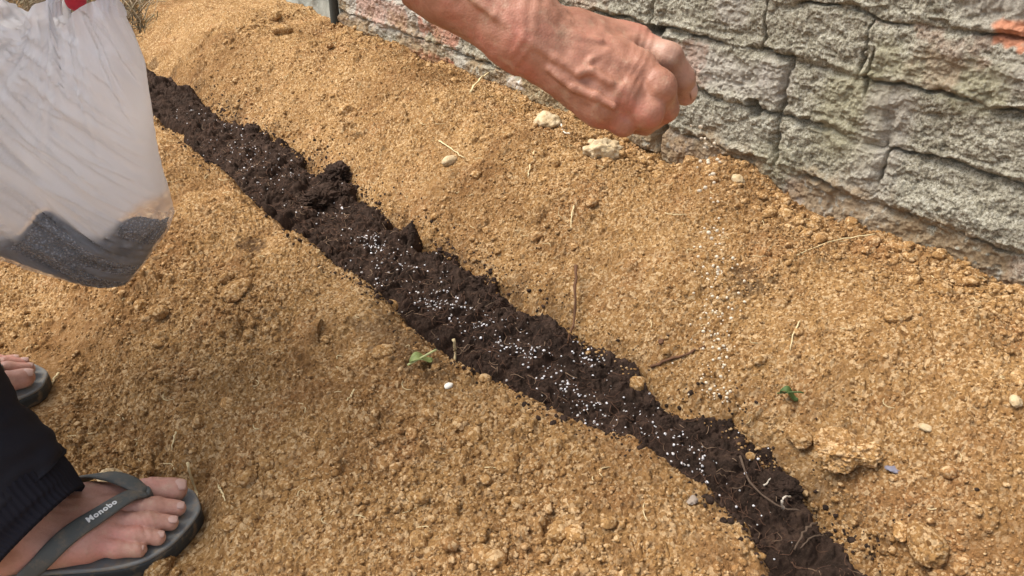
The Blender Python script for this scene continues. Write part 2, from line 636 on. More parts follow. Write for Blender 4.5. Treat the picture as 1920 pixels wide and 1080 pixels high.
def rough_amt(u, v):
    """how cloddy the surface is"""
    a = .16 + .30 * (vnoise(u, v, .16, 51) + .5 * vnoise(u, v, .07, 52))
    a = a + .75 * np.exp(-((u - .36) / .16) ** 2 - ((v - .30) / .15) ** 2) + .6 * np.exp(-((u - .72) / .10) ** 2 - ((v - .06) / .12) ** 2)
    a = a + .5 * sstep(.86, .98, v) * sstep(2.4, 1.0, u) + .4 * np.exp(-((u - .20) / .12) ** 2 - ((v - .66) / .10) ** 2)
    return np.clip(a, 0, 1)


def soil_z(u, v):
    z = base_z(u, v)
    x, y = uv2xy(u, v)
    ra = rough_amt(u, v)
    wu = u + .004 * vnoise(u, v, .012, 61); wv = v + .004 * vnoise(u, v, .012, 62)
    z = z + .0022 * fbm(u, v, .02, 60, 3)
    sm = 1 - .60 * sstep(.15, .6, vnoise(u, v, .10, 55) + .5 * vnoise(u, v, .035, 56)) * (ra < .7)
    z = z + 1.0 * sm * caps(wu, wv, .0030, 68, .3, .80, .85) + .95 * sm * caps(wu, wv, .0050, 70, .3, .75, .75)
    z = z + .62 * caps(wu, wv, .0085, 80, .25, .58, .16 + .34 * ra)
    z = z + .70 * caps(wu, wv, .018, 90, .18, .52, .06 + .50 * ra) * (1 + .25 * vnoise(u, v, .004, 63))
    z = z + .65 * caps(wu, wv, .042, 100, .12, .40, .03 + .34 * ra) * (1 + .22 * vnoise(u, v, .006, 64))
    # pressed flat under the sandals
    for f in (FOOT, FOOT2):
        a, b = foot_local(x, y, f)
        dd = np.maximum(np.abs(b) - .046, np.maximum(a - .0, -a - .27))
        k = sstep(.035, .0, dd)
        z = z * (1 - k) + np.minimum(z, -.001) * k
    return z


def fill_z(u, v):
    c = .538 + .008 * vnoise(u, v * 0, .2, 131) + .010 * sstep(.75, .55, u) * sstep(.22, .36, u) - .020 * sstep(.26, .18, u) + .010 * np.exp(-((u - .32) / .06) ** 2)
    h = .023 + .006 * vnoise(u, v, .12, 130)
    wu = u + .008 * vnoise(u, v, .02, 132); wv = v + .008 * vnoise(u, v, .02, 133)
    h = h + (.50 + .15 * sstep(.8, 1.1, u)) * caps(u * .6 + wu * .4, v * .6 + wv * .4, .060, 140, .22, .50, .75) + .50 * caps(wu, wv, .028, 150, .25, .6, .7)
    h = h + .75 * caps(wu, wv, .011, 160, .3, .7, .9) + .9 * caps(wu, wv, .005, 170, .3, .7, .95) + .8 * caps(wu, wv, .0026, 172, .3, .8, .9)
    h = h + .003 * fbm(u, v, .008, 180, 3, .7)
    edge = np.abs(v - c - .006)
    half = .094 - .004 * sstep(.60, .42, u) - .024 * sstep(1.55, 1.9, u) + .020 * vnoise(u, v, .05, 135) + .018 * vnoise(u, v, .11, 136) + .02 * np.exp(-((u - 1.36) / .06) ** 2)
    half = half - .040 * sstep(.30, .18, u) + .014 * np.exp(-((u - .32) / .06) ** 2) + .018 * np.exp(-((u - 1.34) / .05) ** 2)
    h = h - .16 * sstep(half - .02, half + .035, edge)
    return h


def spacing(segs):
    out = [np.array([segs[0][0]])]
    for a, b, st in segs:
        n = max(1, int(round((b - a) / st)))
        out.append(np.linspace(a, b, n + 1)[1:])
    return np.concatenate(out)


us = spacing([(-1.6, -.1, .02), (-.1, .1, .004), (.1, .9, .00095), (.9, 1.5, .0013), (1.5, 2.4, .0022), (2.4, 4.2, .006), (4.2, 7.0, .03)])
vs_ = spacing([(-2.0, -.25, .03), (-.25, -.10, .005), (-.10, .66, .00105), (.66, 1.06, .0012)])
U, V_ = np.meshgrid(us, vs_, indexing='ij')
Z = soil_z(U, V_)
X, Y = uv2xy(U, V_)


def blob(u, v, cu, cv, ru, rv, s=0):
    d = ((u - cu) / ru) ** 2 + ((v - cv) / rv) ** 2
    return np.clip(1.25 - d + .55 * vnoise(u, v, .012, s) + .45 * vnoise(u, v, .004, s + 1), 0, 1)


_vc = np.interp(U, VC_U, VC_V)
spill = .75 * sstep(.03, .0, np.abs(V_ - _vc - .03)) * sstep(-.1, .5, vnoise(U, V_, .03, 200) + .4 * vnoise(U, V_, .006, 201))
spill = np.maximum(spill, .8 * blob(U, V_, 1.075, .345, .035, .020, 210))
spill = np.maximum(spill, .55 * blob(U, V_, .71, .385, .10, .035, 220))
spill = np.maximum(spill, .6 * blob(U, V_, .52, .80, .03, .03, 230))
spill = np.maximum(spill, .55 * sstep(.05, .0, np.abs(V_ - .63)) * sstep(.15, .6, vnoise(U, V_, .04, 203) + .5 * vnoise(U, V_, .007, 204)))
damp = .60 * sstep(-.05, .6, fbm(U, V_, .20, 240, 4)) + .35 * sstep(.2, .8, vnoise(U, V_, .02, 241)) + .45 * np.exp(-((U - .62) / .22) ** 2 - ((V_ - .97) / .09) ** 2)
soil = np_mesh('soil_bed', np.stack([X, Y, Z], -1).reshape(-1, 3), grid_faces(len(us), len(vs_)), M['soil'],
               attrs={'spill': spill, 'damp': np.clip(damp, 0, .8)})
tag(soil, kind='structure')
del U, V_, Z, X, Y, spill, damp

# far ground beyond the dug bed
gu = np.linspace(-60, 60, 60); GX, GY = np.meshgrid(gu, gu, indexing='ij')
ground = np_mesh('ground', np.stack([GX, GY, np.full_like(GX, -.035)], -1).reshape(-1, 3), grid_faces(60, 60), M['soil_clod'])
tag(ground, kind='structure')

# potting soil in the trench
us = spacing([(-1.2, .1, .012), (.1, .9, .0011), (.9, 1.5, .0015), (1.5, 2.6, .0023), (2.6, 4.0, .008)])
vs_ = spacing([(.40, .71, .0012)])
U, V_ = np.meshgrid(us, vs_, indexing='ij')
Z = fill_z(U, V_); ZS = soil_z(U, V_)
keep = (Z > ZS - .006)
F = grid_faces(len(us), len(vs_))
F = F[keep.ravel()[F].any(1)]
X, Y = uv2xy(U, V_)
used = np.unique(F); remap = np.full(U.size, -1); remap[used] = np.arange(len(used))
fill = np_mesh('potting_soil', np.stack([X, Y, Z], -1).reshape(-1, 3)[used], remap[F], M['peat'])
tag(fill, 'dark crumbly potting soil filling the bottom of the furrow', 'potting soil', kind='stuff')


def top_z(u, v):
    return np.maximum(soil_z(u, v), fill_z(u, v))


def smooth_z(u, v):
    u = np.atleast_1d(np.asarray(u, float)); v = np.atleast_1d(np.asarray(v, float))
    return top_z(u, v)


def ground_at(px, py):
    """where the line of sight of a photo pixel meets the soil"""
    r = ray(px, py)
    d = np.linspace(.5, 6.5, 6000)
    x = r[0] * d; y = r[1] * d; z = r[2] * d + CAM_H
    u, v = xy2uv(x, y)
    g = np.maximum(base_z(u, v) + .005, np.where(np.abs(v - .54) < .09, .036, -1))
    k = np.nonzero(z < g)[0]
    i = k[0] if len(k) else len(d) - 1
    return np.array([x[i], y[i], g[i]]), d[i]


def on_ground(px, py, lift=0.0):
    p, d = ground_at(px, py)
    u, v = xy2uv(p[0], p[1])
    z = float(smooth_z(u, v)[0])
    return np.array([p[0], p[1], z + lift]), d


# ------------------------------------------------------------------ crumbs of soil
rng = np.random.default_rng(11)
n0 = 150000
cu = rng.uniform(.08, 2.3, n0) ; cv = np.where(rng.random(n0) < .55, rng.uniform(-.12, .46, n0), rng.uniform(.62, 1.01, n0))
cu = .08 + (cu - .08) ** 1.0
ra = rough_amt(cu, cv)
keep = rng.random(n0) < (.06 + .9 * ra) * np.where(cu < 1.1, 1, .6)
cu, cv, ra = cu[keep], cv[keep], ra[keep]
cr = .0013 + .0012 * rng.pareto(3.0, len(cu)) * (0.6 + ra); cr = np.minimum(cr, .010)
cx, cy = uv2xy(cu, cv); cz = top_z(cu, cv)
okf = np.ones(len(cu), bool)
for f in (FOOT, FOOT2):
    a, b = foot_local(cx, cy, f)
    okf &= ~((np.abs(b) < .058) & (a < .012) & (a > -.29))
cx, cy, cz, cr = cx[okf], cy[okf], cz[okf], cr[okf]
Vs, Fs, off = [], [], 0
for lo_, hi_, sub in ((0, .0026, 0), (.0026, .0045, 1), (.0045, .007, 2), (.007, 1, 3)):
    k = (cr >= lo_) & (cr < hi_)
    v, f = scatter_mesh(np.stack([cx[k], cy[k], cz[k] + cr[k] * .15], 1), cr[k], sub, 5 + sub, .8, .28)
    Vs.append(v); Fs.append(f + off); off += len(v)
crumbs = np_mesh('soil_crumbs', np.concatenate(Vs), np.concatenate(Fs), M['soil_clod'])
tag(crumbs, 'loose crumbs of dry yellow soil scattered over both mounds', 'soil crumbs', kind='stuff')

n1 = 9000
pu = rng.uniform(.1, 2.2, n1); side_ = rng.random(n1) < .62
pv = np.where(side_, .625 + rng.normal(0, .022, n1), np.interp(pu, VC_U, VC_V) + .004 + rng.normal(0, .014, n1))
keep = (vnoise(pu, pv, .05, 700) + .6 * vnoise(pu, pv, .02, 701) > .05) | (rng.random(n1) < .15)
pu, pv = pu[keep], pv[keep]
pr = .0009 + .0009 * rng.pareto(2.4, len(pu)); pr = np.minimum(pr, .0038)
qx, qy = uv2xy(pu, pv); qz = top_z(pu, pv)
v, f = scatter_mesh(np.stack([qx, qy, qz + pr * .2], 1), pr, 1, 91, .8, .35)
pc = np_mesh('potting_crumbs', v, f, M['peat'])
tag(pc, 'dark crumbs of potting soil spilled along both edges of the furrow', 'potting crumbs', kind='stuff')

# ------------------------------------------------------------------ granules on the potting soil
clus = [(350, 205, 30, 35), (430, 235, 30, 80), (460, 275, 34, 60), (540, 310, 45, 70), (500, 330, 50, 60), (430, 300, 35, 40), (600, 350, 30, 25), (640, 395, 36, 40),
        (695, 445, 22, 130), (735, 470, 40, 60), (780, 500, 50, 50), (810, 555, 24, 120), (860, 575, 40, 90), (900, 590, 35, 50), (690, 520, 50, 40),
        (940, 640, 18, 25), (985, 655, 30, 45), (1010, 675, 25, 35), (1060, 710, 26, 60), (1110, 665, 26, 50), (1095, 745, 26, 50), (1120, 780, 40, 40), (1190, 790, 40, 20), (1230, 790, 35, 25),
        (1290, 830, 30, 35), (1310, 860, 25, 25), (1150, 720, 50, 30), (1480, 890, 60, 6), (1340, 900, 40, 8)]
gp = []
for (px, py, s, n) in clus:
    p, d = ground_at(px, py)
    rr = s / FPX * d
    cu0, cv0 = xy2uv(p[0], p[1])
    for _ in range(int(n * .68)):
        gp.append((cu0 + rng.normal(0, rr * 1.0), cv0 + rng.normal(0, rr * .6)))
gu_ = rng.uniform(.25, 1.9, 220); gp += list(zip(gu_, rng.normal(.535, .038, 220)))
gp = np.array(gp)
gp = gp[(gp[:, 1] > .44) & (gp[:, 1] < .66)]
gz = top_z(gp[:, 0], gp[:, 1]); gs = fill_z(gp[:, 0], gp[:, 1])
gp = gp[gs > gz - .001]; gz = top_z(gp[:, 0], gp[:, 1])
gx, gy = uv2xy(gp[:, 0], gp[:, 1])
gr = .0006 + .0013 * rng.random(len(gp)) ** 1.3
v, f = scatter_mesh(np.stack([gx, gy, gz + gr * rng.uniform(-.4, .6, len(gp))], 1), gr, 1, 77, .9, .28)
gran = np_mesh('fertiliser_granules', v, f, M['granule'])
tag(gran, 'white granules sprinkled in clusters over the dark potting soil', 'granules', kind='stuff')

# fibres in the potting soil
Vs, Fs, off = [], [], 0
Vp, Fp, offp = [], [], 0
for i in range(1900):
    u0 = rng.uniform(.12, 1.9) ** 1.0; v0 = rng.normal(.53, .05)
    L = rng.uniform(.006, .022); a = rng.uniform(0, 6.283); bend = rng.normal(0, 1.0)
    tt = np.linspace(-.5, .5, 5)
    uu = u0 + L * (tt * math.cos(a) + bend * tt ** 2 * -math.sin(a)); vv = v0 + L * (tt * math.sin(a) + bend * tt ** 2 * math.cos(a))
    zz = top_z(uu, vv)
    if (fill_z(uu, vv) < zz - .002).any(): continue
    zz = np.maximum(zz, np.mean(zz)) + rng.uniform(0, .002)
    xx, yy = uv2xy(uu, vv)
    v, f = tube(np.stack([xx, yy, zz], 1), rng.uniform(.0002, .00045), 4)
    if rng.random() < .12:
        Vp.append(v); Fp.append(f + offp); offp += len(v)
    else:
        Vs.append(v); Fs.append(f + off); off += len(v)
nb = len(np.concatenate(Fs))
fb = np_mesh('root_fibres', np.concatenate(Vs + Vp), np.concatenate(Fs + [q + off for q in Fp]), M['fibre'])
fb.data.materials.append(M['fibre2'])
mi = np.zeros(len(fb.data.polygons), np.int32); mi[nb:] = 1
fb.data.polygons.foreach_set('material_index', mi)
tag(fb, 'fine brown root fibres tangled in the potting soil', 'root fibres', kind='stuff')

# falling and landed granules below the hand
A = at(1272, 205, .64); B, _ = ground_at(1345, 770)
fp, fr = [], []
for i in range(100):
    s = rng.uniform(.04, .98)
    sp = .004 + .020 * s * rng.random()
    q = A + (B - A) * np.array([s ** .55, s ** .55, s]) + rng.normal(0, 1, 3) * sp * np.array([1, 1, .6])
    u, v = xy2uv(q[0], q[1])
    if q[2] > float(smooth_z(u, v)[0]) + .002:
        fp.append(q); fr.append(rng.uniform(.0009, .0020))
v, f = scatter_mesh(np.array(fp), np.array(fr), 1, 78, .95, .08)
fall = np_mesh('falling_granules', v, f, M['cream'])
tag(fall, 'cream granules falling in a thin stream from the hand to the slope', 'granules', kind='stuff')
lp = []
for i in range(85):
    px = 1335 + rng.normal(0, 20); py = rng.uniform(400, 790)
    p, d = ground_at(px, py); lp.append(p)
lp = np.array(lp); lu, lv = xy2uv(lp[:, 0], lp[:, 1]); lz = top_z(lu, lv)
lr = rng.uniform(.0006, .0017, len(lp))
v, f = scatter_mesh(np.stack([lp[:, 0], lp[:, 1], lz + lr * .5], 1), lr, 1, 79, .95, .1)
land = np_mesh('landed_granules', v, f, M['cream'])
tag(land, 'cream granules lying on the yellow slope under the falling stream', 'granules', kind='stuff')

# ------------------------------------------------------------------ brick wall
COURSE = [-.10, -.045, .035, .112, .190, .269, .349, .427, .507, .587, .667, .747, .827, .907, .987, 1.067, 1.147, 1.227, 1.307, 1.387, 1.467]
JOINTS = {3: [.30, .545, .885, 1.02, 1.26, 1.51, 1.712, 1.90], 4: [.20, .485, .655, .885, 1.15, 1.27, 1.475, 1.658, 1.88],
          5: [.24, .492, .655, .905, 1.06, 1.32, 1.50, 1.78, 1.9], 6: [.25, .545, .705, .925, 1.2, 1.42, 1.66], 2: [.35, .6, .86, 1.1, 1.35, 1.6, 1.84]}
jr = np.random.default_rng(4)


def wall_h(u, z, want_id=False):
    wu = u + .006 * vnoise(u, z, .03, 300) + .002 * vnoise(u, z, .008, 301)
    wz = z + .005 * vnoise(u, z, .05, 302) + .0025 * vnoise(u, z, .012, 303)
    row = np.clip(np.searchsorted(COURSE, wz) - 1, 0, len(COURSE) - 2)
    C0 = np.array(COURSE)
    dz0 = wz - C0[row]; dz1 = C0[row + 1] - wz
    du = np.full(u.shape, 9.0); bid = np.zeros(u.shape, int)
    for r in range(len(COURSE) - 1):
        m_ = row == r
        js = np.array(JOINTS.get(r, list(np.arange(-1.5 + .125 * (r % 2), 2.1, .25) + .02 * np.sin(r * 3.1 + np.arange(15))[:len(np.arange(-1.5 + .125 * (r % 2), 2.1, .25))])))
        if r in JOINTS: js = np.concatenate([np.arange(-1.5, js[0] - .1, .25), js])
        uu = wu[m_]
        k = np.searchsorted(js, uu)
        d = np.minimum(np.abs(uu - js[np.clip(k - 1, 0, len(js) - 1)]), np.abs(uu - js[np.clip(k, 0, len(js) - 1)]))
        du[m_] = d; bid[m_] = r * 100 + k
    brick_off = (rnd(bid, bid * 0 + 7, 9) - .5) * .007
    tilt = (rnd(bid, bid * 0 + 5, 3) - .5) * .05
    dz = np.minimum(dz0, dz1)
    d = np.minimum(dz, du)
    face = sstep(.002, .011, d + .003 * vnoise(u, z, .01, 305))
    h = face * (.006 + brick_off + tilt * (dz0 - .04)) + (1 - face) * (.001 + .006 * vnoise(u, z, .04, 306))
    # smeared mortar hides many joints
    smear = sstep(.05, .35, vnoise(u, z, .09, 307) + .45 * vnoise(u, z, .03, 308))
    h = h * (1 - .5 * smear) + .5 * smear * (.007 + .004 * vnoise(u, z, .07, 309))
    # dark cracks along the joints
    cm = sstep(-.45, .10, vnoise(u, z, .06, 310) + .3 * vnoise(u, z, .02, 311))
    h = h - .016 * cm * (1 - sstep(.0010, .0046, np.abs(dz0 - .001))) + .0035 * (1 - sstep(.004, .010, np.abs(dz0 + .001 - .008)))
    h = h - .012 * sstep(-.2, .2, vnoise(u, z, .07, 312)) * (1 - sstep(.0005, .003, du))
    # flakes and trowel edges
    for k, (s_, a_) in enumerate(((.055, .0023), (.028, .0017), (.015, .0011))):
        n_ = vnoise(u * .8, z * 1.5, s_, 320 + k) + .5 * vnoise(u, z, s_ * .4, 330 + k)
        h = h + a_ * sstep(.05, .16, n_) + a_ * .6 * n_
    rid = 1 - np.abs(vnoise(u, z, .010, 340)) * 2
    h = h + .0010 * rid + .0009 * vnoise(u, z, .005, 341) + .0007 * vnoise(u, z, .0028, 342)
    h = h + .5 * caps(u, z, .0045, 345, .2, .7, .35 + .5 * vnoise(u, z, .05, 346)) + .4 * caps(u, z, .0022, 347, .3, .8, .8)
    pit = sstep(.45, .7, vnoise(u, z, .007, 343)) * sstep(-.2, .4, vnoise(u, z, .08, 344))
    h = h - .0022 * pit
    # open holes
    for (a, b, ra_, rb, dep) in ((.882, .165, .008, .045, .045), (.90, .130, .03, .008, .03), (.915, .342, .022, .009, .05), (.700, .268, .012, .016, .03), (.655, .285, .004, .02, .02), (.532, .36, .003, .03, .012), (.655, .215, .004, .008, .012)):
        q = ((u - a + .004 * vnoise(u, z, .015, 350)) / ra_) ** 2 + ((z - b) / rb) ** 2
        h = h - dep * sstep(1.3, .5, q + .3 * vnoise(u, z, .01, 351))
    # ledge bulge low on the right
    h = h + .014 * np.exp(-((u - .37) / .10) ** 2 - ((z - .215) / .018) ** 2)
    return (h, bid) if want_id else h


us = spacing([(-1.4, .1, .012), (.1, .95, .0011), (.95, 1.5, .0016), (1.5, 2.05, .0024)])
zs = spacing([(-.04, .06, .01), (.06, .46, .0011), (.46, .52, .004), (.52, 1.46, .010)])
U, ZZ = np.meshgrid(us, zs, indexing='ij')
Hh, BID = wall_h(U, ZZ, True)
brick_hue = rnd(BID, BID * 0 + 3, 77)


def rectm(u, z, a, b, c, d, s=0, e=.006):
    n_ = .012 * vnoise(u, z, .025, s) + .006 * vnoise(u, z, .008, s + 1)
    q = np.maximum(np.maximum(a - u, u - b), np.maximum(c - z, z - d)) + n_
    return sstep(e, -e, q)


red = np.maximum(rectm(U, ZZ, 1.515, 1.70, .10, .165, 400), .8 * rectm(U, ZZ, 1.49, 1.65, .205, .238, 402))
red = np.maximum(red, .22 * (brick_hue > .74) * sstep(-.2, .5, vnoise(U, ZZ, .035, 430) + .3 * vnoise(U, ZZ, .009, 431)))
red = np.maximum(red, .35 * rectm(U, ZZ, .80, .90, .285, .335, 404))
red = np.maximum(red, .5 * rectm(U, ZZ, 1.70, 1.95, .20, .26, 406))
orange = rectm(U, ZZ, .30, .392, .425, .452, 408, .004)
olive = .5 * rectm(U, ZZ, .36, .53, .352, .398, 410, .012) + .5 * sstep(.1, .7, vnoise(U, ZZ, .12, 412)) * (U > .5)
pale = .6 * rectm(U, ZZ, .70, .88, .285, .335, 414, .02) + .5 * sstep(.2, .8, vnoise(U, ZZ, .09, 416))
pale = np.maximum(pale, .7 * rectm(U, ZZ, 1.62, 2.0, .18, .27, 418, .02))
white = rectm(U, ZZ, 1.255, 1.30, .162, .182, 420, .003)
mud = sstep(.075, .0, ZZ - .155 + .05 * vnoise(U, ZZ, .05, 440) + .02 * vnoise(U, ZZ, .012, 441)) * sstep(-.5, .3, vnoise(U, ZZ, .006, 442) + .5)
mud = np.clip(mud, 0, 1) * .7
VV = WALL_V - Hh
X, Y = uv2xy(U, VV)
P = np.stack([X, Y, ZZ], -1)
nu, nz = U.shape
Ff = grid_faces(nu, nz)[:, ::-1]
# back and rims close the wall into a 0.24 m thick slab
ring = np.concatenate([np.arange(nz), np.arange(1, nu) * nz + nz - 1, (nu - 1) * nz + np.arange(nz - 2, -1, -1), np.arange(nu - 2, 0, -1) * nz])
bu, bz = U.ravel()[ring], ZZ.ravel()[ring]
bx, by = uv2xy(bu, np.full(len(ring), WALL_V + .24))
Pb = np.stack([bx, by, bz], -1)
nV = nu * nz; nr = len(ring)
i = np.arange(nr); j = (i + 1) % nr
side = np.stack([ring[i], nV + i, nV + j, ring[j]], 1)
cbx, cby = uv2xy(.3, WALL_V + .24)
Pc = np.array([[cbx, cby, .7]])
ctr = nV + nr
capf = np.stack([nV + i[::2], np.full(len(i[::2]), ctr), nV + (i[::2] + 2) % nr, nV + (i[::2] + 1) % nr], 1)
att = {}
for k, a in (('red', red), ('orange', orange), ('mud', mud), ('olive', np.clip(olive, 0, 1)), ('pale', np.clip(pale, 0, 1)), ('white', white)):
    att[k] = np.concatenate([a.ravel(), np.zeros(nr + 1)])
wall = np_mesh('brick_wall', np.concatenate([P.reshape(-1, 3), Pb, Pc]), np.concatenate([Ff, side, capf]), M['wall'], attrs=att)
tag(wall, 'rough grey brick wall smeared with mortar behind the far mound', 'wall')

# cement wall continuing past a dark gap
us = spacing([(2.092, 2.9, .006), (2.9, 5.5, .03)]); zs = spacing([(-.03, .5, .006), (.5, 1.4, .03)])
U, ZZ = np.meshgrid(us, zs, indexing='ij')
Hh = .004 * fbm(U, ZZ, .06, 500, 5) + .003 * sstep(.1, .2, vnoise(U, ZZ, .04, 502))
X, Y = uv2xy(U, WALL_V + .015 - Hh)
nu, nz = U.shape; P = np.stack([X, Y, ZZ], -1).reshape(-1, 3)
ring = np.concatenate([np.arange(nz), np.arange(1, nu) * nz + nz - 1, (nu - 1) * nz + np.arange(nz - 2, -1, -1), np.arange(nu - 2, 0, -1) * nz])
bx, by = uv2xy(U.ravel()[ring], np.full(len(ring), WALL_V + .2))
nV = nu * nz; nr = len(ring); i = np.arange(nr); j = (i + 1) % nr
side = np.stack([ring[i], nV + i, nV + j, ring[j]], 1)
cw = np_mesh('cement_wall', np.concatenate([P, np.stack([bx, by, ZZ.ravel()[ring]], -1)]), np.concatenate([grid_faces(nu, nz)[:, ::-1], side]), M['cement'])
tag(cw, 'grey green cement wall beyond the dark gap at the far end of the bricks', 'wall')
del U, ZZ, Hh, X, Y
pp = resample([(*uv2xy(2.066, 1.004), .02), (*uv2xy(2.068, 1.006), .5), (*uv2xy(2.066, 1.008), 1.2)], 30)  # dark rod added to fill the gap between the two walls
v, f = tube(pp, .0125 * (1 + .04 * np.sin(np.arange(30) * 1.7)), 14)
gap_rod = np_mesh('gap_rod', v, f, M['gap_rod'])
to_origin(gap_rod)
tag(gap_rod, 'thin dark upright rod filling the gap between the cement wall and the bricks', 'gap_rod')

# ------------------------------------------------------------------ stones and clods
def rock(name, px, py, wpx, m, label, cat, squash=.7, rough=.3, seed=0, sub=4, gritty=.04, sink=.38, stretch=1.2, rot=None):
    p, d = on_ground(px, py)
    r = wpx / 2 / FPX * d
    V, F = ICO[sub]
    n1 = vnoise3(V[:, 0], V[:, 1], V[:, 2], .9, seed) + .55 * vnoise3(V[:, 0], V[:, 1], V[:, 2], .42, seed + 3) + .25 * vnoise3(V[:, 0], V[:, 1], V[:, 2], .2, seed + 5)
    g = vnoise3(V[:, 0], V[:, 1], V[:, 2], .10, seed + 9) + .6 * vnoise3(V[:, 0], V[:, 1], V[:, 2], .05, seed + 10)
    W = V * (1 + rough * n1 + gritty * g)[:, None]
    a = seed * 1.7 if rot is None else rot
    W = W * np.array([stretch, .9, squash])
    x = W[:, 0] * math.cos(a) - W[:, 1] * math.sin(a); y = W[:, 0] * math.sin(a) + W[:, 1] * math.cos(a)
    W = np.stack([x, y, W[:, 2]], -1) * r / max(1, stretch * .95)
    base = W[:, 2].min()
    W[:, 2] -= base
    o = np_mesh(name, W, F, m)
    h = W[:, 2].max()
    o.location = (p[0], p[1], p[2] - sink * h)
    tag(o, label, cat)
    return o


rock('stone', 1028, 228, 62, M['stone'], 'largest cream stone on the crest just below the sprinkling hand', 'stone', .7, .25, 1)
rock('stone', 1132, 285, 60, M['stone'], 'pointed cream stone at the base of the wall right of the hand', 'stone', .75, .5, 2)
rock('stone', 1112, 268, 24, M['stone'], 'small cream stone just left of the pointed stone by the wall', 'stone', .6, .3, 3, 3)
rock('stone', 843, 299, 30, M['stone'], 'smooth cream pebble beside thin straws on the upper slope', 'pebble', .7, .18, 4, 3)
rock('stone', 1384, 333, 26, M['stone'], 'round yellowish pebble on the small heap against the wall', 'pebble', .9, .18, 5, 3)
rock('stone', 841, 719, 17, M['chip'], 'little white pebble below the withered green leaf', 'pebble', .7, .12, 6, 3)
rock('stone', 1736, 799, 24, M['stone'], 'flat oval cream pebble alone on the right hand slope', 'pebble', .5, .1, 7, 3)
rock('stone', 1905, 752, 30, M['stone'], 'cream pebble at the right edge of the photo', 'pebble', .7, .2, 8, 3)
rock('stone', 207, 900, 50, M['stone'], 'pale lumpy stone behind the strap of the near sandal', 'stone', .8, .28, 9)
rock('stone', 300, 1055, 64, M['soil_clod'], 'brown round stone half under the outer edge of the near sandal', 'stone', .7, .22, 10)
rock('soil_clod', 1592, 848, 105, M['soil_pale'], 'biggest yellow clod on the right bank beside the dark soil', 'clod', .75, .42, 11, 5, gritty=.10, sink=.45)
rock('soil_clod', 1738, 1022, 82, M['soil_clod'], 'rounded clod near the bottom right corner', 'clod', .85, .25, 12, gritty=.07)
rock('soil_clod', 1690, 995, 50, M['soil_pale'], 'slanting pale flake of soil left of the rounded corner clod', 'clod', .5, .3, 13, stretch=1.7, rot=1.0)
rock('soil_clod', 1500, 815, 55, M['soil_clod'], 'flat slab of soil left of the biggest yellow clod', 'clod', .45, .3, 14)
rock('soil_clod', 650, 205, 26, M['soil_pale'], 'small upright clod on the smooth far slope near the top', 'clod', .9, .3, 15, 3)
rock('soil_clod', 425, 752, 34, M['soil_pale'], 'smooth pale clod in the middle of the near mound', 'clod', .7, .15, 16, 3)
rock('soil_clod', 430, 978, 44, M['soil_clod'], 'round clod right of the sandal toe', 'clod', .7, .25, 17)
rock('soil_clod', 1080, 1000, 42, M['soil_pale'], 'round gritty clod near the bottom left of the dark trench end', 'clod', .8, .22, 18)
rock('soil_clod', 950, 862, 52, M['soil_clod'], 'broad lumpy clod high on the near mound', 'clod', .65, .3, 19)
rock('soil_clod', 235, 835, 44, M['soil_clod'], 'brown clod in the rubble above the near sandal', 'clod', .7, .28, 20)
rock('soil_clod', 165, 912, 40, M['soil_clod'], 'brown clod between the trouser cuff and the pale lumpy stone', 'clod', .7, .25, 21)
rock('soil_clod', 300, 590, 40, M['soil_clod'], 'rounded clod below the plastic bag', 'clod', .7, .25, 22)
rock('soil_clod', 440, 545, 60, M['soil_clod'], 'wide flat clod left of the dark trench on the mound top', 'clod', .5, .3, 23)
rock('soil_clod', 1680, 590, 50, M['soil_clod'], 'weathered clod on the right slope under the wall', 'clod', .7, .28, 24)
rock('soil_clod', 1770, 545, 36, M['soil_clod'], 'small clod at the foot of the wall on the right', 'clod', .8, .25, 25, 3)
rock('soil_clod', 530, 60, 34, M['soil_clod'], 'rounded clod near the top of the far mound', 'clod', .8, .25, 26, 3)
rock('soil_clod', 515, 30, 28, M['soil_clod'], 'pale clod just above the rounded one at the top of the mound', 'clod', .8, .25, 27, 3)
rock('soil_clod', 720, 655, 42, M['soil_clod'], 'flat clod left of the withered green leaf', 'clod', .5, .2, 28, 3)
rock('peat_lump', 636, 332, 58, M['peat'], 'dark fibrous lump pushed up against the far slope', 'lump', .8, .45, 29, 5, gritty=.16, sink=.3)
rock('peat_lump', 600, 372, 72, M['peat'], 'large cushion of dark soil just below the fibrous lump', 'lump', .7, .45, 30, 5, gritty=.15, sink=.35)
rock('peat_lump', 1460, 905, 92, M['peat'], 'big dark lump beside the white root ring', 'lump', .6, .45, 31, 5, gritty=.15, sink=.5)
rock('paper_scrap', 1300, 937, 22, M['ash'], 'crumpled pale scrap on the lip of the dark trench', 'scrap', .45, .5, 32, 3, sink=.1)
rock('glass_shard', 1675, 876, 24, M['shard'], 'dull blue grey shard right of the biggest yellow clod', 'shard', .35, .35, 33, 3, sink=.1)
rock('stone_chip', 1240, 637, 14, M['twig'], 'dark brown chip on the slope above the thin stick', 'chip', .7, .4, 34, 3)


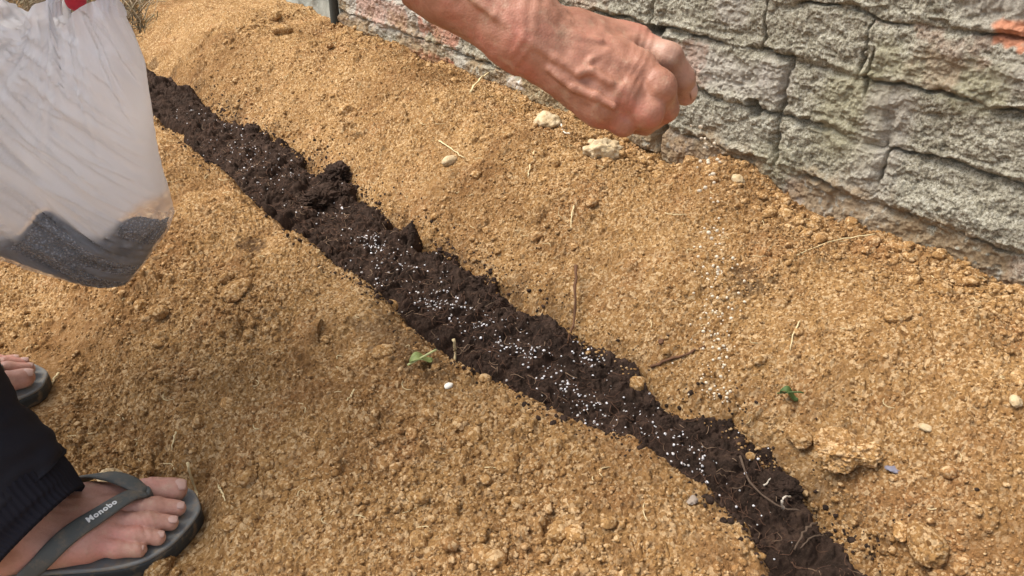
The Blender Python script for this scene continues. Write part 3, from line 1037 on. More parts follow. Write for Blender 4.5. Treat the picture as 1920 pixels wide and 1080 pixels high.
# ------------------------------------------------------------------ sticks, straws, leaves
def stick(name, pts, rpx, m, label, cat, lift=.002, n=12, taper=.6, stand=None):
    Q = []
    for k, (px, py) in enumerate(pts):
        p, d = on_ground(px, py, lift)
        if stand and k in stand:
            p = at(px, py, d - stand[k])
        Q.append(p)
    Q = resample(Q, n)
    if not stand:
        u, v = xy2uv(Q[:, 0], Q[:, 1])
        z = smooth_z(u, v)
        Q[:, 2] = np.maximum(Q[:, 2], np.convolve(np.pad(z, 1, mode='edge'), [.25, .5, .25], 'valid')) + lift * .5
    r = rpx / FPX * d
    rr = r * (1 - (1 - taper) * np.linspace(0, 1, n))
    Q[1:-1] += np.random.default_rng(int(pts[0][0])).normal(0, 1, (n - 2, 3)) * r * .45
    V, F = tube(Q, rr * (1 + .22 * np.sin(np.arange(n) * 2.1 + pts[0][1])), 7)
    o = np_mesh(name, V, F, m)
    to_origin(o)
    tag(o, label, cat)
    return o


stick('straw', [(882, 172), (898, 150), (920, 133)], 2.2, M['straw'], 'curved dry straw leaning against the bricks left of the hand', 'straw', stand={1: .03, 2: .06})
stick('straw', [(1003, 282), (996, 305), (990, 332)], 1.8, M['straw'], 'straight dry straw on the slope below the largest cream stone', 'straw')
stick('straw', [(1076, 388), (1071, 408), (1071, 428)], 1.5, M['straw'], 'short pale straw in the middle of the far slope', 'straw')
stick('straw', [(352, 868), (358, 888), (363, 910)], 2.6, M['straw'], 'bright straw standing behind the toes of the near sandal', 'straw', stand={0: .02})
stick('straw', [(408, 902), (416, 925), (424, 948)], 2.0, M['straw'], 'bent straw lying right of the sandal tip', 'straw')
stick('straw', [(330, 812), (326, 828), (321, 842)], 1.8, M['straw'], 'short straw on the near mound above the sandal', 'straw')
stick('straw', [(664, 728), (658, 742), (652, 758)], 1.8, M['straw'], 'thin straw low on the near mound below the leaf', 'straw')
stick('straw', [(110, 697), (98, 712), (88, 728)], 2.4, M['straw'], 'pale straw touching the far sandal', 'straw')
stick('straw', [(822, 262), (838, 272), (858, 288), (872, 296)], 1.5, M['straw'], 'thin greenish straw crossing above the smooth cream pebble', 'straw')
stick('straw', [(1052, 232), (1058, 246), (1068, 256)], 1.8, M['root'], 'white straw curling out beside the largest cream stone', 'straw')
stick('straw', [(1640, 440), (1560, 452), (1490, 480)], 1.4, M['straw'], 'long fine straw high on the right slope', 'straw')
stick('straw', [(1500, 600), (1488, 625), (1482, 655)], 1.5, M['straw'], 'curved straw in the middle of the right slope', 'straw')
stick('twig', [(1080, 498), (1079, 545), (1076, 600), (1064, 645)], 3.2, M['twig'], 'thin upright dark red stem at the far edge of the trench', 'twig', stand={0: .02, 1: .02, 2: .01})
stick('twig', [(1220, 688), (1250, 676), (1290, 662), (1322, 648)], 3.4, M['twig'], 'brown stick lying on the slope right of the trench', 'twig')
stick('twig', [(850, 636), (851, 650), (851, 664)], 3.0, M['straw'], 'pale stub of stem poking up from the mound crest', 'twig', stand={0: .015})
stick('bark_strip', [(1385, 868), (1402, 905), (1432, 935), (1470, 955), (1500, 962)], 2.4, M['bark'], 'long curved bark strip lying on the dark soil', 'bark strip', lift=.008)
stick('twig', [(1532, 978), (1510, 1002), (1490, 1030)], 3.0, M['bark'], 'thicker grey twig near the bottom of the dark trench', 'twig', lift=.008)
stick('twig', [(1545, 1000), (1520, 1015), (1500, 1030)], 2.0, M['bark'], 'thinner twig lying against the thicker grey one', 'twig', lift=.008)
stick('white_root', [(1468, 955), (1466, 940), (1473, 931), (1483, 932)], 2.4, M['root'], 'white root curled in a small arch on the dark soil', 'root', stand={0: .01, 1: .03, 2: .035, 3: .02})
stick('white_root', [(1432, 912), (1438, 906), (1444, 900)], 1.7, M['root'], 'tiny white root bit on the dark lump', 'root', lift=.006)


Vs, Fs, off = [], [], 0
for i in range(260):
    u0 = rng.uniform(.12, 2.0); v0 = rng.uniform(.02, .44) if rng.random() < .5 else rng.uniform(.66, 1.0)
    L = rng.uniform(.004, .022); a = rng.uniform(0, 6.283); bend = rng.normal(0, 1.2)
    tt = np.linspace(-.5, .5, 5)
    uu = u0 + L * (tt * math.cos(a) + bend * tt ** 2 * -math.sin(a)); vv = v0 + L * (tt * math.sin(a) + bend * tt ** 2 * math.cos(a))
    xx, yy = uv2xy(uu, vv)
    a_, b_ = foot_local(xx, yy, FOOT)
    if ((np.abs(b_) < .07) & (a_ < .02) & (a_ > -.3)).any(): continue
    zz = soil_z(uu, vv); zz = .4 * zz + .6 * zz.mean() + .0012
    V, F = tube(np.stack([xx, yy, zz], 1), rng.uniform(.00025, .0006), 5)
    Vs.append(V); Fs.append(F + off); off += len(V)
bits = np_mesh('straw_bits', np.concatenate(Vs), np.concatenate(Fs), M['straw'])
tag(bits, 'tiny broken bits of straw and rootlets strewn over the mounds', 'straw bits', kind='stuff')


def leaf(px, py, L, W, ang, m1, m2, label):
    p, d = on_ground(px, py, .004)
    root = empty('withered_leaf', p, ang)
    k = d / FPX
    L *= k; W *= k
    nu_, nv_ = 14, 6
    s = np.linspace(0, 1, nu_)[:, None] * np.ones(nv_); q = np.ones(nu_)[:, None] * np.linspace(-1, 1, nv_)
    w = W / 2 * np.sin(PI * np.clip(s, .02, .98)) ** .7
    x = (s - .5) * L; y = q * w + .1 * L * (s - .5) ** 2 * 4; z = .004 * np.abs(q) + .006 * np.sin(s * 5) + .003
    V = np.stack([x, y, z], -1).reshape(-1, 3)
    o = np_mesh('blade', V, grid_faces(nu_, nv_), m1, root)
    md = o.modifiers.new('thick', 'SOLIDIFY'); md.thickness = .0006
    T, F = tube(resample([(-.6 * L, .1 * L, .002), (-.1 * L, .0, .008), (.5 * L, .02 * L, .012), (.7 * L, .15 * L, .010)], 10), W * .07, 6)
    np_mesh('stem', T, F, m2, root)
    tag(root, label, 'leaf')


leaf(792, 684, 46, 30, .5, M['leaf'], M['leaf2'], 'withered green leaf with a pale stem on the mound crest')
leaf(1476, 755, 34, 22, -.4, M['leafdark'], M['leafdark'], 'small dark green leaf half buried in the right slope')

# dry grass at the far end of the furrow
Vs, Fs, off = [], [], 0
for i in range(1700):
    px = rng.uniform(-60, 270); py = rng.uniform(-60, 75)
    p, d = ground_at(px, py)
    u, v = xy2uv(p[0], p[1])
    if u < 2.75: continue
    L = rng.uniform(.05, .16); a = rng.uniform(0, 6.28); e = rng.uniform(.05, 1.0)
    q = p + np.array([math.cos(a) * math.cos(e), math.sin(a) * math.cos(e), math.sin(e)]) * L
    mid = (p + q) / 2 + rng.normal(0, .015, 3)
    V, F = tube(resample([p - [0, 0, .01], mid, q], 5), rng.uniform(.0008, .0022), 4)
    Vs.append(V); Fs.append(F + off); off += len(V)
if Vs:
    dg = np_mesh('dry_grass', np.concatenate(Vs), np.concatenate(Fs), M['straw'])
    m = mat('dry_grass_mix', (.3, .25, .15), .85, .2); t = NT(m)
    t.link(t.ramp(t.noise(9, 4), [(.35, (.10, .08, .05)), (.5, (.30, .23, .15)), (.65, (.17, .15, .08))]), t.b.inputs['Base Color'])
    dg.data.materials[0] = m
    tag(dg, 'tangle of dry grass and litter at the far end of the furrow', 'dry grass', kind='stuff')

# ------------------------------------------------------------------ person
person = empty('person', (-.62, .62, 0))
tag(person, 'person in black trousers and flip flops leaning in to sprinkle granules from a bare hand', 'person')


def lop(a, b, t): return np.asarray(a) * (1 - t) + np.asarray(b) * t


# ---- feet (built in foot axes: a forward from the sole tip, b to the big toe side, z up)
SOLE_T = .020


def foot_sdf(P):
    P = P.astype(np.float32)
    toes = [  # base, knuckle, tip
        ((-.085, .026, .038), (-.040, .025, .036), (-.018, .021, .0335), .0145, .0135, .0125),
        ((-.080, .006, .040), (-.036, -.002, .038), (-.016, -.004, .030), .0105, .0095, .0085),
        ((-.080, -.010, .038), (-.042, -.019, .036), (-.022, -.0215, .029), .0100, .0090, .0082),
        ((-.085, -.022, .036), (-.053, -.033, .0335), (-.034, -.0365, .028), .0100, .0087, .0080),
        ((-.095, -.032, .034), (-.070, -.043, .031), (-.051, -.047, .0275), .0100, .0085, .0078)]
    body = sd_seg(P, (-.215, .0, .040), (-.215, .0, .042), .026, .026)
    for (b_, k_, t_, r0, r1, r2) in toes:
        body = smin(body, sd_seg(P, (-.165, b_[1] * .55, .052), b_, .024, .0135), .016)
    body = smin(body, sd_seg(P, (-.165, .002, .060), (-.205, .002, .060), .030, .030), .02)
    body = smin(body, sd_seg(P, (-.175, .002, .075), (-.180, -.006, .20), .032, .034), .03)
    body = smin(body, sd_seg(P, (-.10, .030, .036), (-.16, .022, .040), .016, .016), .015)
    body = smin(body, sd_seg(P, (-.10, -.034, .034), (-.17, -.028, .036), .013, .014), .015)
    # toe web
    d = body
    tt = None
    for (b_, k_, t_, r0, r1, r2) in toes:
        s = smin(sd_seg(P, b_, k_, r0, r1), sd_seg(P, k_, t_, r1 * .97, r2), .004)
        # crease behind the nail joint
        tt = s if tt is None else smin(tt, s, .0012)
    d = smin(d, tt, .006)
    # tendons and ankle bone
    for (b_, k_, t_, r0, r1, r2) in toes[:4]:
        d = smin(d, sd_seg(P, (-.150, b_[1] * .5, .0775), (b_[0], b_[1], b_[2] + .0105), .0022, .0022), .005)
    d = smin(d, sd_seg(P, (-.165, .034, .088), (-.165, .034, .089), .010, .010), .012)
    d = smin(d, sd_seg(P, (-.18, -.030, .080), (-.18, -.030, .081), .010, .010), .012)
    # veins
    d = smin(d, sd_seg(P, (-.150, .012, .0815), (-.110, .020, .0590), .0016, .0014), .003)
    d = smin(d, sd_seg(P, (-.135, -.004, .0725), (-.100, -.014, .0520), .0016, .0014), .003)
    # wrinkles on toe knuckles
    w = np.sin((P[..., 0] + .3 * P[..., 1]) * 900) * .00035 * np.exp(-((P[..., 0] + .045) / .010) ** 2)
    d = d + w + .0006 * np.sin(P[..., 0] * 130 + 3 * np.sin(P[..., 1] * 90)) * .6
    return np.maximum(d, SOLE_T + .0005 - P[..., 2])


def sole_outline(n=72):
    # closed outline of a right sandal: (a, b)
    pts = [(.004, .012), (-.004, .032), (-.030, .045), (-.070, .049), (-.110, .040), (-.150, .031), (-.200, .030), (-.240, .030), (-.262, .018), (-.268, 0),
           (-.262, -.018), (-.240, -.031), (-.200, -.035), (-.150, -.041), (-.100, -.052), (-.070, -.057), (-.045, -.055), (-.022, -.042), (-.004, -.020), (.005, -.002)]
    P = np.array(pts + pts[:1])
    Q = resample(np.vstack([P]), n + 1)[:-1]
    return Q


footV, footQ = surface_nets(foot_sdf, (-.26, -.075, .012), (.01, .06, .22), .0013)


def make_foot(f, mirror, label_side):
    c, s = math.cos(f['th']), math.sin(f['th'])
    sg = -1 if mirror else 1

    def W(P):
        P = np.asarray(P, float)
        a, b, z = P[..., 0], P[..., 1] * sg, P[..., 2]
        return np.stack([f['tip'][0] + a * c - b * s, f['tip'][1] + a * s + b * c, z], -1)
    V = W(footV); F = footQ[:, ::-1] if mirror else footQ
    # sandal: a thing of its own worn on the foot
    root = empty('flip_flop', (f['tip'][0] - .13 * c, f['tip'][1] - .13 * s, 0))
    org = np.array(root.location)
    O = sole_outline()
    n = len(O)
    cen = np.array([-.13, -.003])

    def ringv(scale_off, z):
        d = O - cen; L = np.linalg.norm(d, axis=1)[:, None]
        q = cen + d * (1 + scale_off / L)
        return np.column_stack([q, np.full(n, z)])
    def loft(rings, cap0=True, cap1=True):
        V = np.concatenate(rings); F = []
        for k in range(len(rings) - 1):
            for i in range(n):
                j = (i + 1) % n
                F.append((k * n + i, k * n + j, (k + 1) * n + j, (k + 1) * n + i))
        m0 = len(V); V = np.vstack([V, [*cen, rings[0][0][2]], [*cen, rings[-1][0][2]]])
        for i in range(0, n, 2):
            if cap0: F.append((m0, (i + 2) % n, (i + 1) % n, i))
            if cap1: F.append((m0 + 1, (len(rings) - 1) * n + i, (len(rings) - 1) * n + (i + 1) % n, (len(rings) - 1) * n + (i + 2) % n))
        F = np.array(F)
        return V, (F[:, ::-1] if mirror else F)
    V1, F1 = loft([ringv(-.005, -.002), ringv(-.001, .000), ringv(0, .003), ringv(-.0006, .007), ringv(0, .010), ringv(.0, .0145), ringv(-.0015, .0165), ringv(-.006, .0167)])
    np_mesh('sole', W(V1) - org, F1, M['sole'], root)
    # footbed slightly dished with a raised rim
    V2, F2 = loft([ringv(-.006, .0162), ringv(-.0012, .0166), ringv(-.0004, .0185), ringv(-.0010, .0203), ringv(-.0030, .0210), ringv(-.0050, .0205), ringv(-.0075, .0198), ringv(-.02, .0198)])
    np_mesh('footbed', W(V2) - org, F2, M['footbed'], root)
    # straps: lofted bands following the foot
    def band(path, nrm, wid, th, nm):
        Pt = resample(path, 34); Nn = resample(nrm, 34); Nn /= np.linalg.norm(Nn, axis=1)[:, None]
        wd = np.interp(np.linspace(0, 1, 34), np.linspace(0, 1, len(wid)), wid)
        T = np.gradient(Pt, axis=0); T /= np.linalg.norm(T, axis=1)[:, None]
        B0 = np.cross(T, Nn); B0 /= np.linalg.norm(B0, axis=1)[:, None]
        lift = np.zeros(34)
        for q in (-1, -.5, 0, .5, 1):
            d = foot_sdf((Pt + B0 * q * wd[:, None] / 2).astype(np.float32)); d[Pt[:, 2] < .024] = 1
            lift = np.maximum(lift, .0012 - d)
        lift = np.convolve(np.pad(np.maximum(lift, 0), 2, mode='edge'), [.15, .2, .3, .2, .15], 'valid')
        Pt = Pt + Nn * lift[:, None] * 1.15
        T = np.gradient(Pt, axis=0); T /= np.linalg.norm(T, axis=1)[:, None]
        B = np.cross(T, Nn); B /= np.linalg.norm(B, axis=1)[:, None]
        prof = [(-1, 0), (-1, .5), (-.85, .95), (-.4, 1.1), (0, 1.15), (.4, 1.1), (.85, .95), (1, .5), (1, 0), (.5, -.05), (0, -.05), (-.5, -.05)]
        V = []
        for i in range(34):
            for (q, r) in prof:
                V.append(Pt[i] + B[i] * q * wd[i] / 2 + Nn[i] * r * th)
        k = len(prof); F = []
        for i in range(33):
            for j in range(k):
                F.append((i * k + j, i * k + (j + 1) % k, (i + 1) * k + (j + 1) % k, (i + 1) * k + j))
        for b0 in (0, 33 * k):
            for j in range(1, k - 2, 2):
                F.append((b0, b0 + j, b0 + j + 1, b0 + j + 2) if b0 else (b0, b0 + j + 2, b0 + j + 1, b0 + j))
        F = np.array(F)
        o = np_mesh(nm, W(np.array(V)) - org, F[:, ::-1] if mirror else F, M['rubber'], root)
        return Pt, Nn, B, wd
    out = band([(-.044, .009, .046), (-.056, .002, .0545), (-.080, -.018, .0575), (-.110, -.036, .052), (-.140, -.0475, .036), (-.160, -.049, .020)],
               [(.2, .1, 1), (.05, -.05, 1), (0, -.30, 1), (0, -.75, .8), (0, -1, .35), (0, -1, .1)],
               [.013, .017, .0185, .0185, .018, .016, .014], .0032, 'strap')
    band([(-.044, .009, .0465), (-.056, .018, .0565), (-.078, .033, .0590), (-.105, .0475, .0500), (-.135, .047, .034), (-.152, .040, .020)],
         [(.2, .1, 1), (.05, .1, 1), (0, .45, 1), (0, .9, .6), (0, 1, .2), (0, 1, 0)],
         [.013, .017, .0185, .018, .0175, .016, .014], .0032, 'strap')
    T, TF = tube(resample([(-.0440, .0095, .0500), (-.041, .0105, .040), (-.040, .011, .018)], 8), [.0065, .006, .0048, .0042, .004, .004, .004, .004], 10)
    np_mesh('toe_post', W(T) - org, TF[:, ::-1] if mirror else TF, M['rubber'], root)
    return V, F, root, out, W, org


def nails(W, f, mirror):
    specs = [(-.0125, .021, .0445, .0088, .0075), (-.0125, -.0045, .0375, .0060, .0052), (-.0185, -.0222, .0365, .0056, .0050), (-.0305, -.0372, .0348, .0052, .0046), (-.0485, -.0480, .0335, .0045, .0040)]
    Vs, Fs, off = [], [], 0
    for (a, b, z, w, l) in specs:
        g = np.linspace(-1, 1, 9)
        A_, B_ = np.meshgrid(g, g, indexing='ij')
        r = np.sqrt(A_ ** 2 * .5 + B_ ** 2 * .5)
        Aa = a + A_ * l * np.sqrt(1 - .3 * B_ ** 2); Bb = b + B_ * w * np.sqrt(1 - .35 * A_ ** 2)
        Zz = z + .0005 - .0032 * B_ ** 2 * (w / .006) - .28 * (Aa - a) - 35 * (Aa - a) ** 2
        V = W(np.stack([Aa, Bb, Zz], -1).reshape(-1, 3)); F = grid_faces(9, 9)
        Vs.append(V); Fs.append(F + off); off += len(V)
    return Vs, Fs


bodyV, bodyF, boff = [], [], 0


def add_body(V, F):
    global boff
    bodyV.append(np.asarray(V)); bodyF.append(np.asarray(F) + boff); boff += len(V)


V, F, flop1, strap, Wf, forg = make_foot(FOOT, False, 'right')
V1_, F1_ = V, F
tag(flop1, 'grey rubber flip flop with white lettering on its strap, at the bottom left', 'sandal')
V, F, flop2, strap2, Wf2, forg2 = make_foot(FOOT2, True, 'left')
V2_, F2_ = V, F
tag(flop2, 'grey flip flop half hidden behind the trouser leg at the left edge', 'sandal')
flop1['group'] = flop2['group'] = 'pair of flip flops'

# lettering on the outer strap
cu_ = bpy.data.curves.new('letters', 'FONT'); cu_.body = 'Monobo'; cu_.size = .0082; cu_.extrude = .0003; cu_.align_x = 'CENTER'; cu_.align_y = 'CENTER'
cu_.offset = .0003; cu_.space_character = 1.12
to = bpy.data.objects.new('letters', cu_); C.objects.link(to)
dg_ = bpy.context.evaluated_depsgraph_get(); tm = bpy.data.meshes.new_from_object(to.evaluated_get(dg_))
bpy.data.objects.remove(to)
nvt = len(tm.vertices); co = np.empty(nvt * 3); tm.vertices.foreach_get('co', co); co = co.reshape(-1, 3)
Pt, Nn, B, wd = strap
T = np.gradient(Pt, axis=0)
seg = np.concatenate([[0], np.cumsum(np.linalg.norm(np.diff(Pt, axis=0), axis=1))])
s0 = .046
# text runs from the far end of the strap towards the toe post
ss = np.clip(s0 - co[:, 0], 0, seg[-1])
def ip(Arr): return np.stack([np.interp(ss, seg, Arr[:, k]) for k in range(3)], -1)
q = co[:, 1]
Pn = ip(Pt) + ip(B) * (q[:, None]) * 1.0 + ip(Nn) * (.0032 * 1.15 + .0004 + co[:, 2:3] - .0012 * (q[:, None] / .009) ** 2)
Pw = Wf(Pn) - forg
for i, v in enumerate(tm.vertices): v.co = Pw[i]
tm.materials.clear(); tm.materials.append(M['white_print'])
lo = bpy.data.objects.new('lettering', tm); C.objects.link(lo); lo.parent = [c_ for c_ in flop1.children if c_.name.startswith('strap')][0]

add_body(V1_, F1_); add_body(V2_, F2_)

# ---- right hand and forearm
def J(px, py, d): return at(px, py, d)


wrist = J(985, 54, .602)
fore1 = J(835, -52, .605); fore2 = J(690, -155, .615); elbow = J(430, -350, .66)
fing = dict(
    index=[J(1190, 82, .628), J(1250, 107, .618), J(1277, 148, .630), J(1283, 174, .644)],
    middle=[J(1194, 130, .603), J(1234, 164, .596), J(1246, 203, .614), J(1224, 222, .640)],
    ring=[J(1172, 176, .597), J(1214, 210, .598), J(1210, 228, .624), J(1184, 228, .645)],
    little=[J(1128, 203, .600), J(1166, 226, .606), J(1168, 234, .628), J(1146, 228, .644)])
thumb = [J(1075, 62, .618), J(1150, 92, .652), J(1212, 128, .668), J(1252, 176, .664)]
FR = dict(index=(.0125, .0114, .0108, .0104), middle=(.0130, .0122, .0108, .0098), ring=(.0125, .0115, .0102, .0092), little=(.0115, .0102, .0092, .0082))
view = ray(1150, 130); view /= np.linalg.norm(view)
hu, hn = None, -view     # towards the camera = back of the hand


def hand_sdf(P):
    P = P.astype(np.float32)
    d = smin(sd_seg(P, lop(wrist, fing['index'][0], -.05) - hn * .004, fore1, .0250, .0305), sd_seg(P, fore1, fore2, .0305, .036), .02)
    d = smin(d, sd_seg(P, wrist + (fing['little'][0] - fing['index'][0]) * .04, lop(fore1, fore2, .2) + (fing['little'][0] - fing['index'][0]) * .03, .0235, .026), .02)
    palm = None
    for k, w0 in (('index', .0), ('middle', .04), ('ring', .08), ('little', .12)):
        J_ = fing[k]
        acr = (fing['little'][0] - fing['index'][0])
        s = sd_seg(P, wrist + acr * w0 + hn * -.002, J_[0] - hn * .004, .0190, .0160)
        palm = s if palm is None else smin(palm, s, .014)
    palm = smin(palm, sd_seg(P, lop(wrist, fing['little'][0], .42) - hn * .010, lop(wrist, fing['ring'][0], .8) - hn * .016, .019, .016), .012)
    d = smin(d, palm, .016)
    for k in ('middle', 'ring', 'little', 'index'):
        J_ = fing[k]; r = FR[k]
        s = smin(sd_seg(P, J_[0], J_[1], r[0], r[1]), sd_seg(P, J_[1], J_[2], r[1], r[2]), .004)
        s = smin(s, sd_seg(P, J_[2], J_[3], r[2], r[3]), .003)
        s = smin(s, sd_seg(P, J_[1] + hn * .001, J_[1] + hn * .001, r[1] * 1.04, r[1] * 1.04), .003)
        d = smin(d, s, .0018 if k == 'index' else .0032)
        # knuckle
        d = smin(d, sd_seg(P, J_[0] + hn * .006, J_[0] + hn * .006, .0095, .0095), .007)
        # extensor tendon
        d = smin(d, sd_seg(P, lop(wrist, J_[0], .25) + hn * .0185, lop(wrist, J_[0], .93) + hn * .0135, .0022, .0024), .006)
    th = smin(sd_seg(P, thumb[0], thumb[1], .019, .015), sd_seg(P, thumb[1], thumb[2], .014, .012), .006)
    th = smin(th, sd_seg(P, thumb[2], thumb[3], .012, .0105), .004)
    d = smin(d, th, .008)
    # veins across the back of the hand
    def vein(pts, r, h=.0175):
        nonlocal d
        Q = [at(*p) for p in pts]
        for a, b in zip(Q[:-1], Q[1:]):
            d = smin(d, sd_seg(P, a, b, r * 1.15, r * 1.15), .0030)
    vz = .578
    vein([(985, 75, .5770), (1040, 108, .5800), (1085, 138, .5815), (1110, 132, .5815), (1145, 155, .5805)], .0021)
    vein([(1030, 130, .5835), (1075, 165, .5830), (1118, 180, .5815), (1150, 200, .5815)], .0021)
    vein([(960, 30, .5765), (1020, 50, .5800), (1080, 72, .5850), (1125, 78, .5890)], .0020)
    vein([(1085, 138, .5815), (1108, 112, .5835), (1140, 98, .5880)], .0018)
    vein([(880, -10, .5735), (930, 30, .5745), (985, 75, .5770)], .0022)
    vein([(860, -60, .573), (915, -10, .5750), (960, 30, .5765)], .0021)
    for (px_, py_, dd_) in ((1010, 40, .583), (1060, 58, .587)):
        q0 = at(px_, py_, dd_); d = smin(d, sd_seg(P, q0, q0 + (at(px_ + 22, py_ + 10, dd_) - q0), .0028, .0024), .006)
    # skin creases near the wrist and knuckles
    ax = (fing['middle'][0] - wrist); L = np.linalg.norm(ax); ax = ax / L
    tpos = ((P - wrist) @ ax.astype(np.float32))
    d = d + .0004 * np.sin(tpos * 700 + 3 * np.sin(P[..., 2] * 120)) * np.exp(-((tpos - .004) / .008) ** 2)
    d = d + .0003 * np.sin(tpos * 1100 + 3 * np.sin(P[..., 2] * 110)) * np.exp(-((tpos - L) / .010) ** 2)
    d = d + .0006 * vnoise3(P[..., 0], P[..., 1], P[..., 2], .006, 4) + .0009 * vnoise3(P[..., 0], P[..., 1], P[..., 2], .016, 5)
    return d


allp = np.array([wrist, fore1, lop(fore1, fore2, .9)] + sum(fing.values(), []) + thumb)
hlo = allp.min(0) - .045; hhi = allp.max(0) + .045
hlo[0] = lop(fore1, fore2, .55)[0]
HV, HQ = surface_nets(hand_sdf, hlo, hhi, .0014)
hand_n = len(HV)
add_body(HV, HQ)

# ---- the rest of the body (above and left of the picture)
pelvis = np.array([-.88, .66, .84]); chest = np.array([-.84, .88, 1.16]); neck = np.array([-.72, .97, 1.30]); head = np.array([-.66, 1.06, 1.40])
shR = np.array([-.62, .80, 1.12]); shL = np.array([-.86, 1.03, 1.16])
kneeR = np.array([-.585, .60, .46]); kneeL = np.array([-.80, .84, .46])
ankR = np.array([-.505, .556, .11]); ankL = np.array([-.77, .77, .11])
handL = np.array([-.415, .815, .585]); elbL = np.array([-.66, 1.00, .84])


def rest_sdf(P):
    P = P.astype(np.float32)
    d = sd_seg(P, pelvis, chest, .105, .110)
    d = smin(d, sd_seg(P, shR, shL, .055, .055), .06)
    d = smin(d, sd_seg(P, chest, neck, .07, .055), .04)
    d = smin(d, sd_seg(P, neck, head, .055, .055), .02)
    d = smin(d, sd_seg(P, head, head + [.02, .03, .04], .082, .09), .03)
    d = smin(d, sd_seg(P, head + [.085, .07, .0], head + [.095, .08, -.01], .012, .014), .015)   # nose
    for sh, el, ha in ((shR, elbow, lop(fore2, fore1, .15)), (shL, elbL, lop(elbL, handL, .92))):
        d = smin(d, sd_seg(P, sh, el, .050, .040), .03)
        d = smin(d, sd_seg(P, el, ha, .042, .033 if ha[2] > .9 else .034), .02)
    for hp, kn, an in ((pelvis + [.02, -.07, -.03], kneeR, ankR), (pelvis + [-.02, .08, -.03], kneeL, ankL)):
        d = smin(d, sd_seg(P, hp, kn, .085, .055), .04)
        d = smin(d, sd_seg(P, kn, an, .040, .028), .03)
    return d


RV, RQ = surface_nets(rest_sdf, (-1.08, .40, .06), (-.14, 1.28, 1.56), .009)
add_body(RV, RQ)
nfoot = len(F1_) + len(F2_); nhand = len(HQ)
BV = np.concatenate(bodyV)
dq = np.minimum(sd_seg(BV.astype(np.float32), fing['index'][1], fing['index'][2], .012, .012), sd_seg(BV.astype(np.float32), fing['index'][2], fing['index'][3], .012, .012))
dust = .36 * sstep(.012, .0, dq) * (.75 + .25 * vnoise3(BV[:, 0], BV[:, 1], BV[:, 2], .006, 8))
dust = np.maximum(dust, .45 * sstep(.034, .022, BV[:, 2]) * sstep(-.3, .5, vnoise3(BV[:, 0], BV[:, 1], BV[:, 2], .008, 9)) * (BV[:, 2] < .05))
body = np_mesh('body', BV - np.array(person.location), np.concatenate(bodyF), M['footskin'], person, attrs={'dust': dust})
body.data.materials.append(M['skin'])
mi = np.zeros(len(body.data.polygons), np.int32); mi[nfoot:] = 1
body.data.polygons.foreach_set('material_index', mi)
porg = np.array(person.location)
for Wx, f_, mir in ((Wf, FOOT, False), (Wf2, FOOT2, True)):
    Vs, Fs = nails(Wx, f_, mir)
    F_ = np.concatenate(Fs)
    o = np_mesh('toenails', np.concatenate(Vs) - porg, F_[:, ::-1] if mir else F_, M['nail'], body)
    md = o.modifiers.new('thick', 'SOLIDIFY'); md.thickness = .0008


tipn = lop(fing['index'][2], fing['index'][3], .72)
fd = fing['index'][3] - fing['index'][2]; fd = fd / np.linalg.norm(fd)
nn = np.array([.75, 0, .1]) + hn * .75; nn = nn - fd * (nn @ fd); nn /= np.linalg.norm(nn); bb = np.cross(fd, nn)
g = np.linspace(-1, 1, 9); A_, B_ = np.meshgrid(g, g, indexing='ij')
Pq = tipn + (A_ * .0062 * np.sqrt(1 - .3 * B_ ** 2))[..., None] * fd + (B_ * .0056 * np.sqrt(1 - .3 * A_ ** 2))[..., None] * bb + (.0109 - .0022 * B_ ** 2 - .0010 * A_ ** 2)[..., None] * nn
o = np_mesh('fingernail', Pq.reshape(-1, 3) - porg, grid_faces(9, 9), M['nail'], body)
md = o.modifiers.new('thick', 'SOLIDIFY'); md.thickness = .0006


# trousers: tubes around the legs with folds, plus seat
def leg_tube(path, radii, seed, n=90, seg=64, fold=.005):
    P_ = resample(path, n); rr = np.interp(np.linspace(0, 1, n), np.linspace(0, 1, len(radii)), radii)
    T_ = np.gradient(P_, axis=0); T_ /= np.linalg.norm(T_, axis=1)[:, None]
    a0 = np.array([0, 1, 0.]); V = []
    ths = np.arange(seg) * 2 * PI / seg
    for i in range(n):
        a = a0 - T_[i] * (a0 @ T_[i]); a /= np.linalg.norm(a); b = np.cross(T_[i], a)
        cx_, cy_ = np.cos(ths), np.sin(ths)
        s = i / n * np.ones(seg)
        nz = vnoise(cx_ * .25 + s * 2.2, cy_ * .25 + s * 1.1, .16, seed) + .5 * vnoise(cx_ * .3 - s * 4, cy_ * .3 + s * 3, .11, seed + 2)
        r = rr[i] + fold * nz
        V.append(P_[i] + (r * cx_)[:, None] * a + (r * sn_(cy_))[:, None] * b)
    V = np.concatenate(V)
    F = []
    for i in range(n - 1):
        for k in range(seg):
            F.append((i * seg + k, i * seg + (k + 1) % seg, (i + 1) * seg + (k + 1) % seg, (i + 1) * seg + k))
    return V, np.array(F)


def sn_(x): return x


trV, trF, toff = [], [], 0
def addt(V, F):
    global toff
    trV.append(V); trF.append(F + toff); toff += len(V)


hipR = pelvis + [.02, -.07, 0]; hipL = pelvis + [-.02, .08, 0]
V, F = leg_tube([hipR, lop(hipR, kneeR, .5), kneeR, (-.528, .580, .28), (-.516, .562, .17), (-.484, .553, .100), (-.474, .550, .088)], [.115, .10, .078, .064, .058, .062, .060, .056], 7); addt(V, F)
V, F = leg_tube([hipL, lop(hipL, kneeL, .5), kneeL, (-.79, .80, .26), (-.78, .78, .16), (-.76, .775, .105)], [.115, .10, .078, .064, .058, .060, .050], 9); addt(V, F)


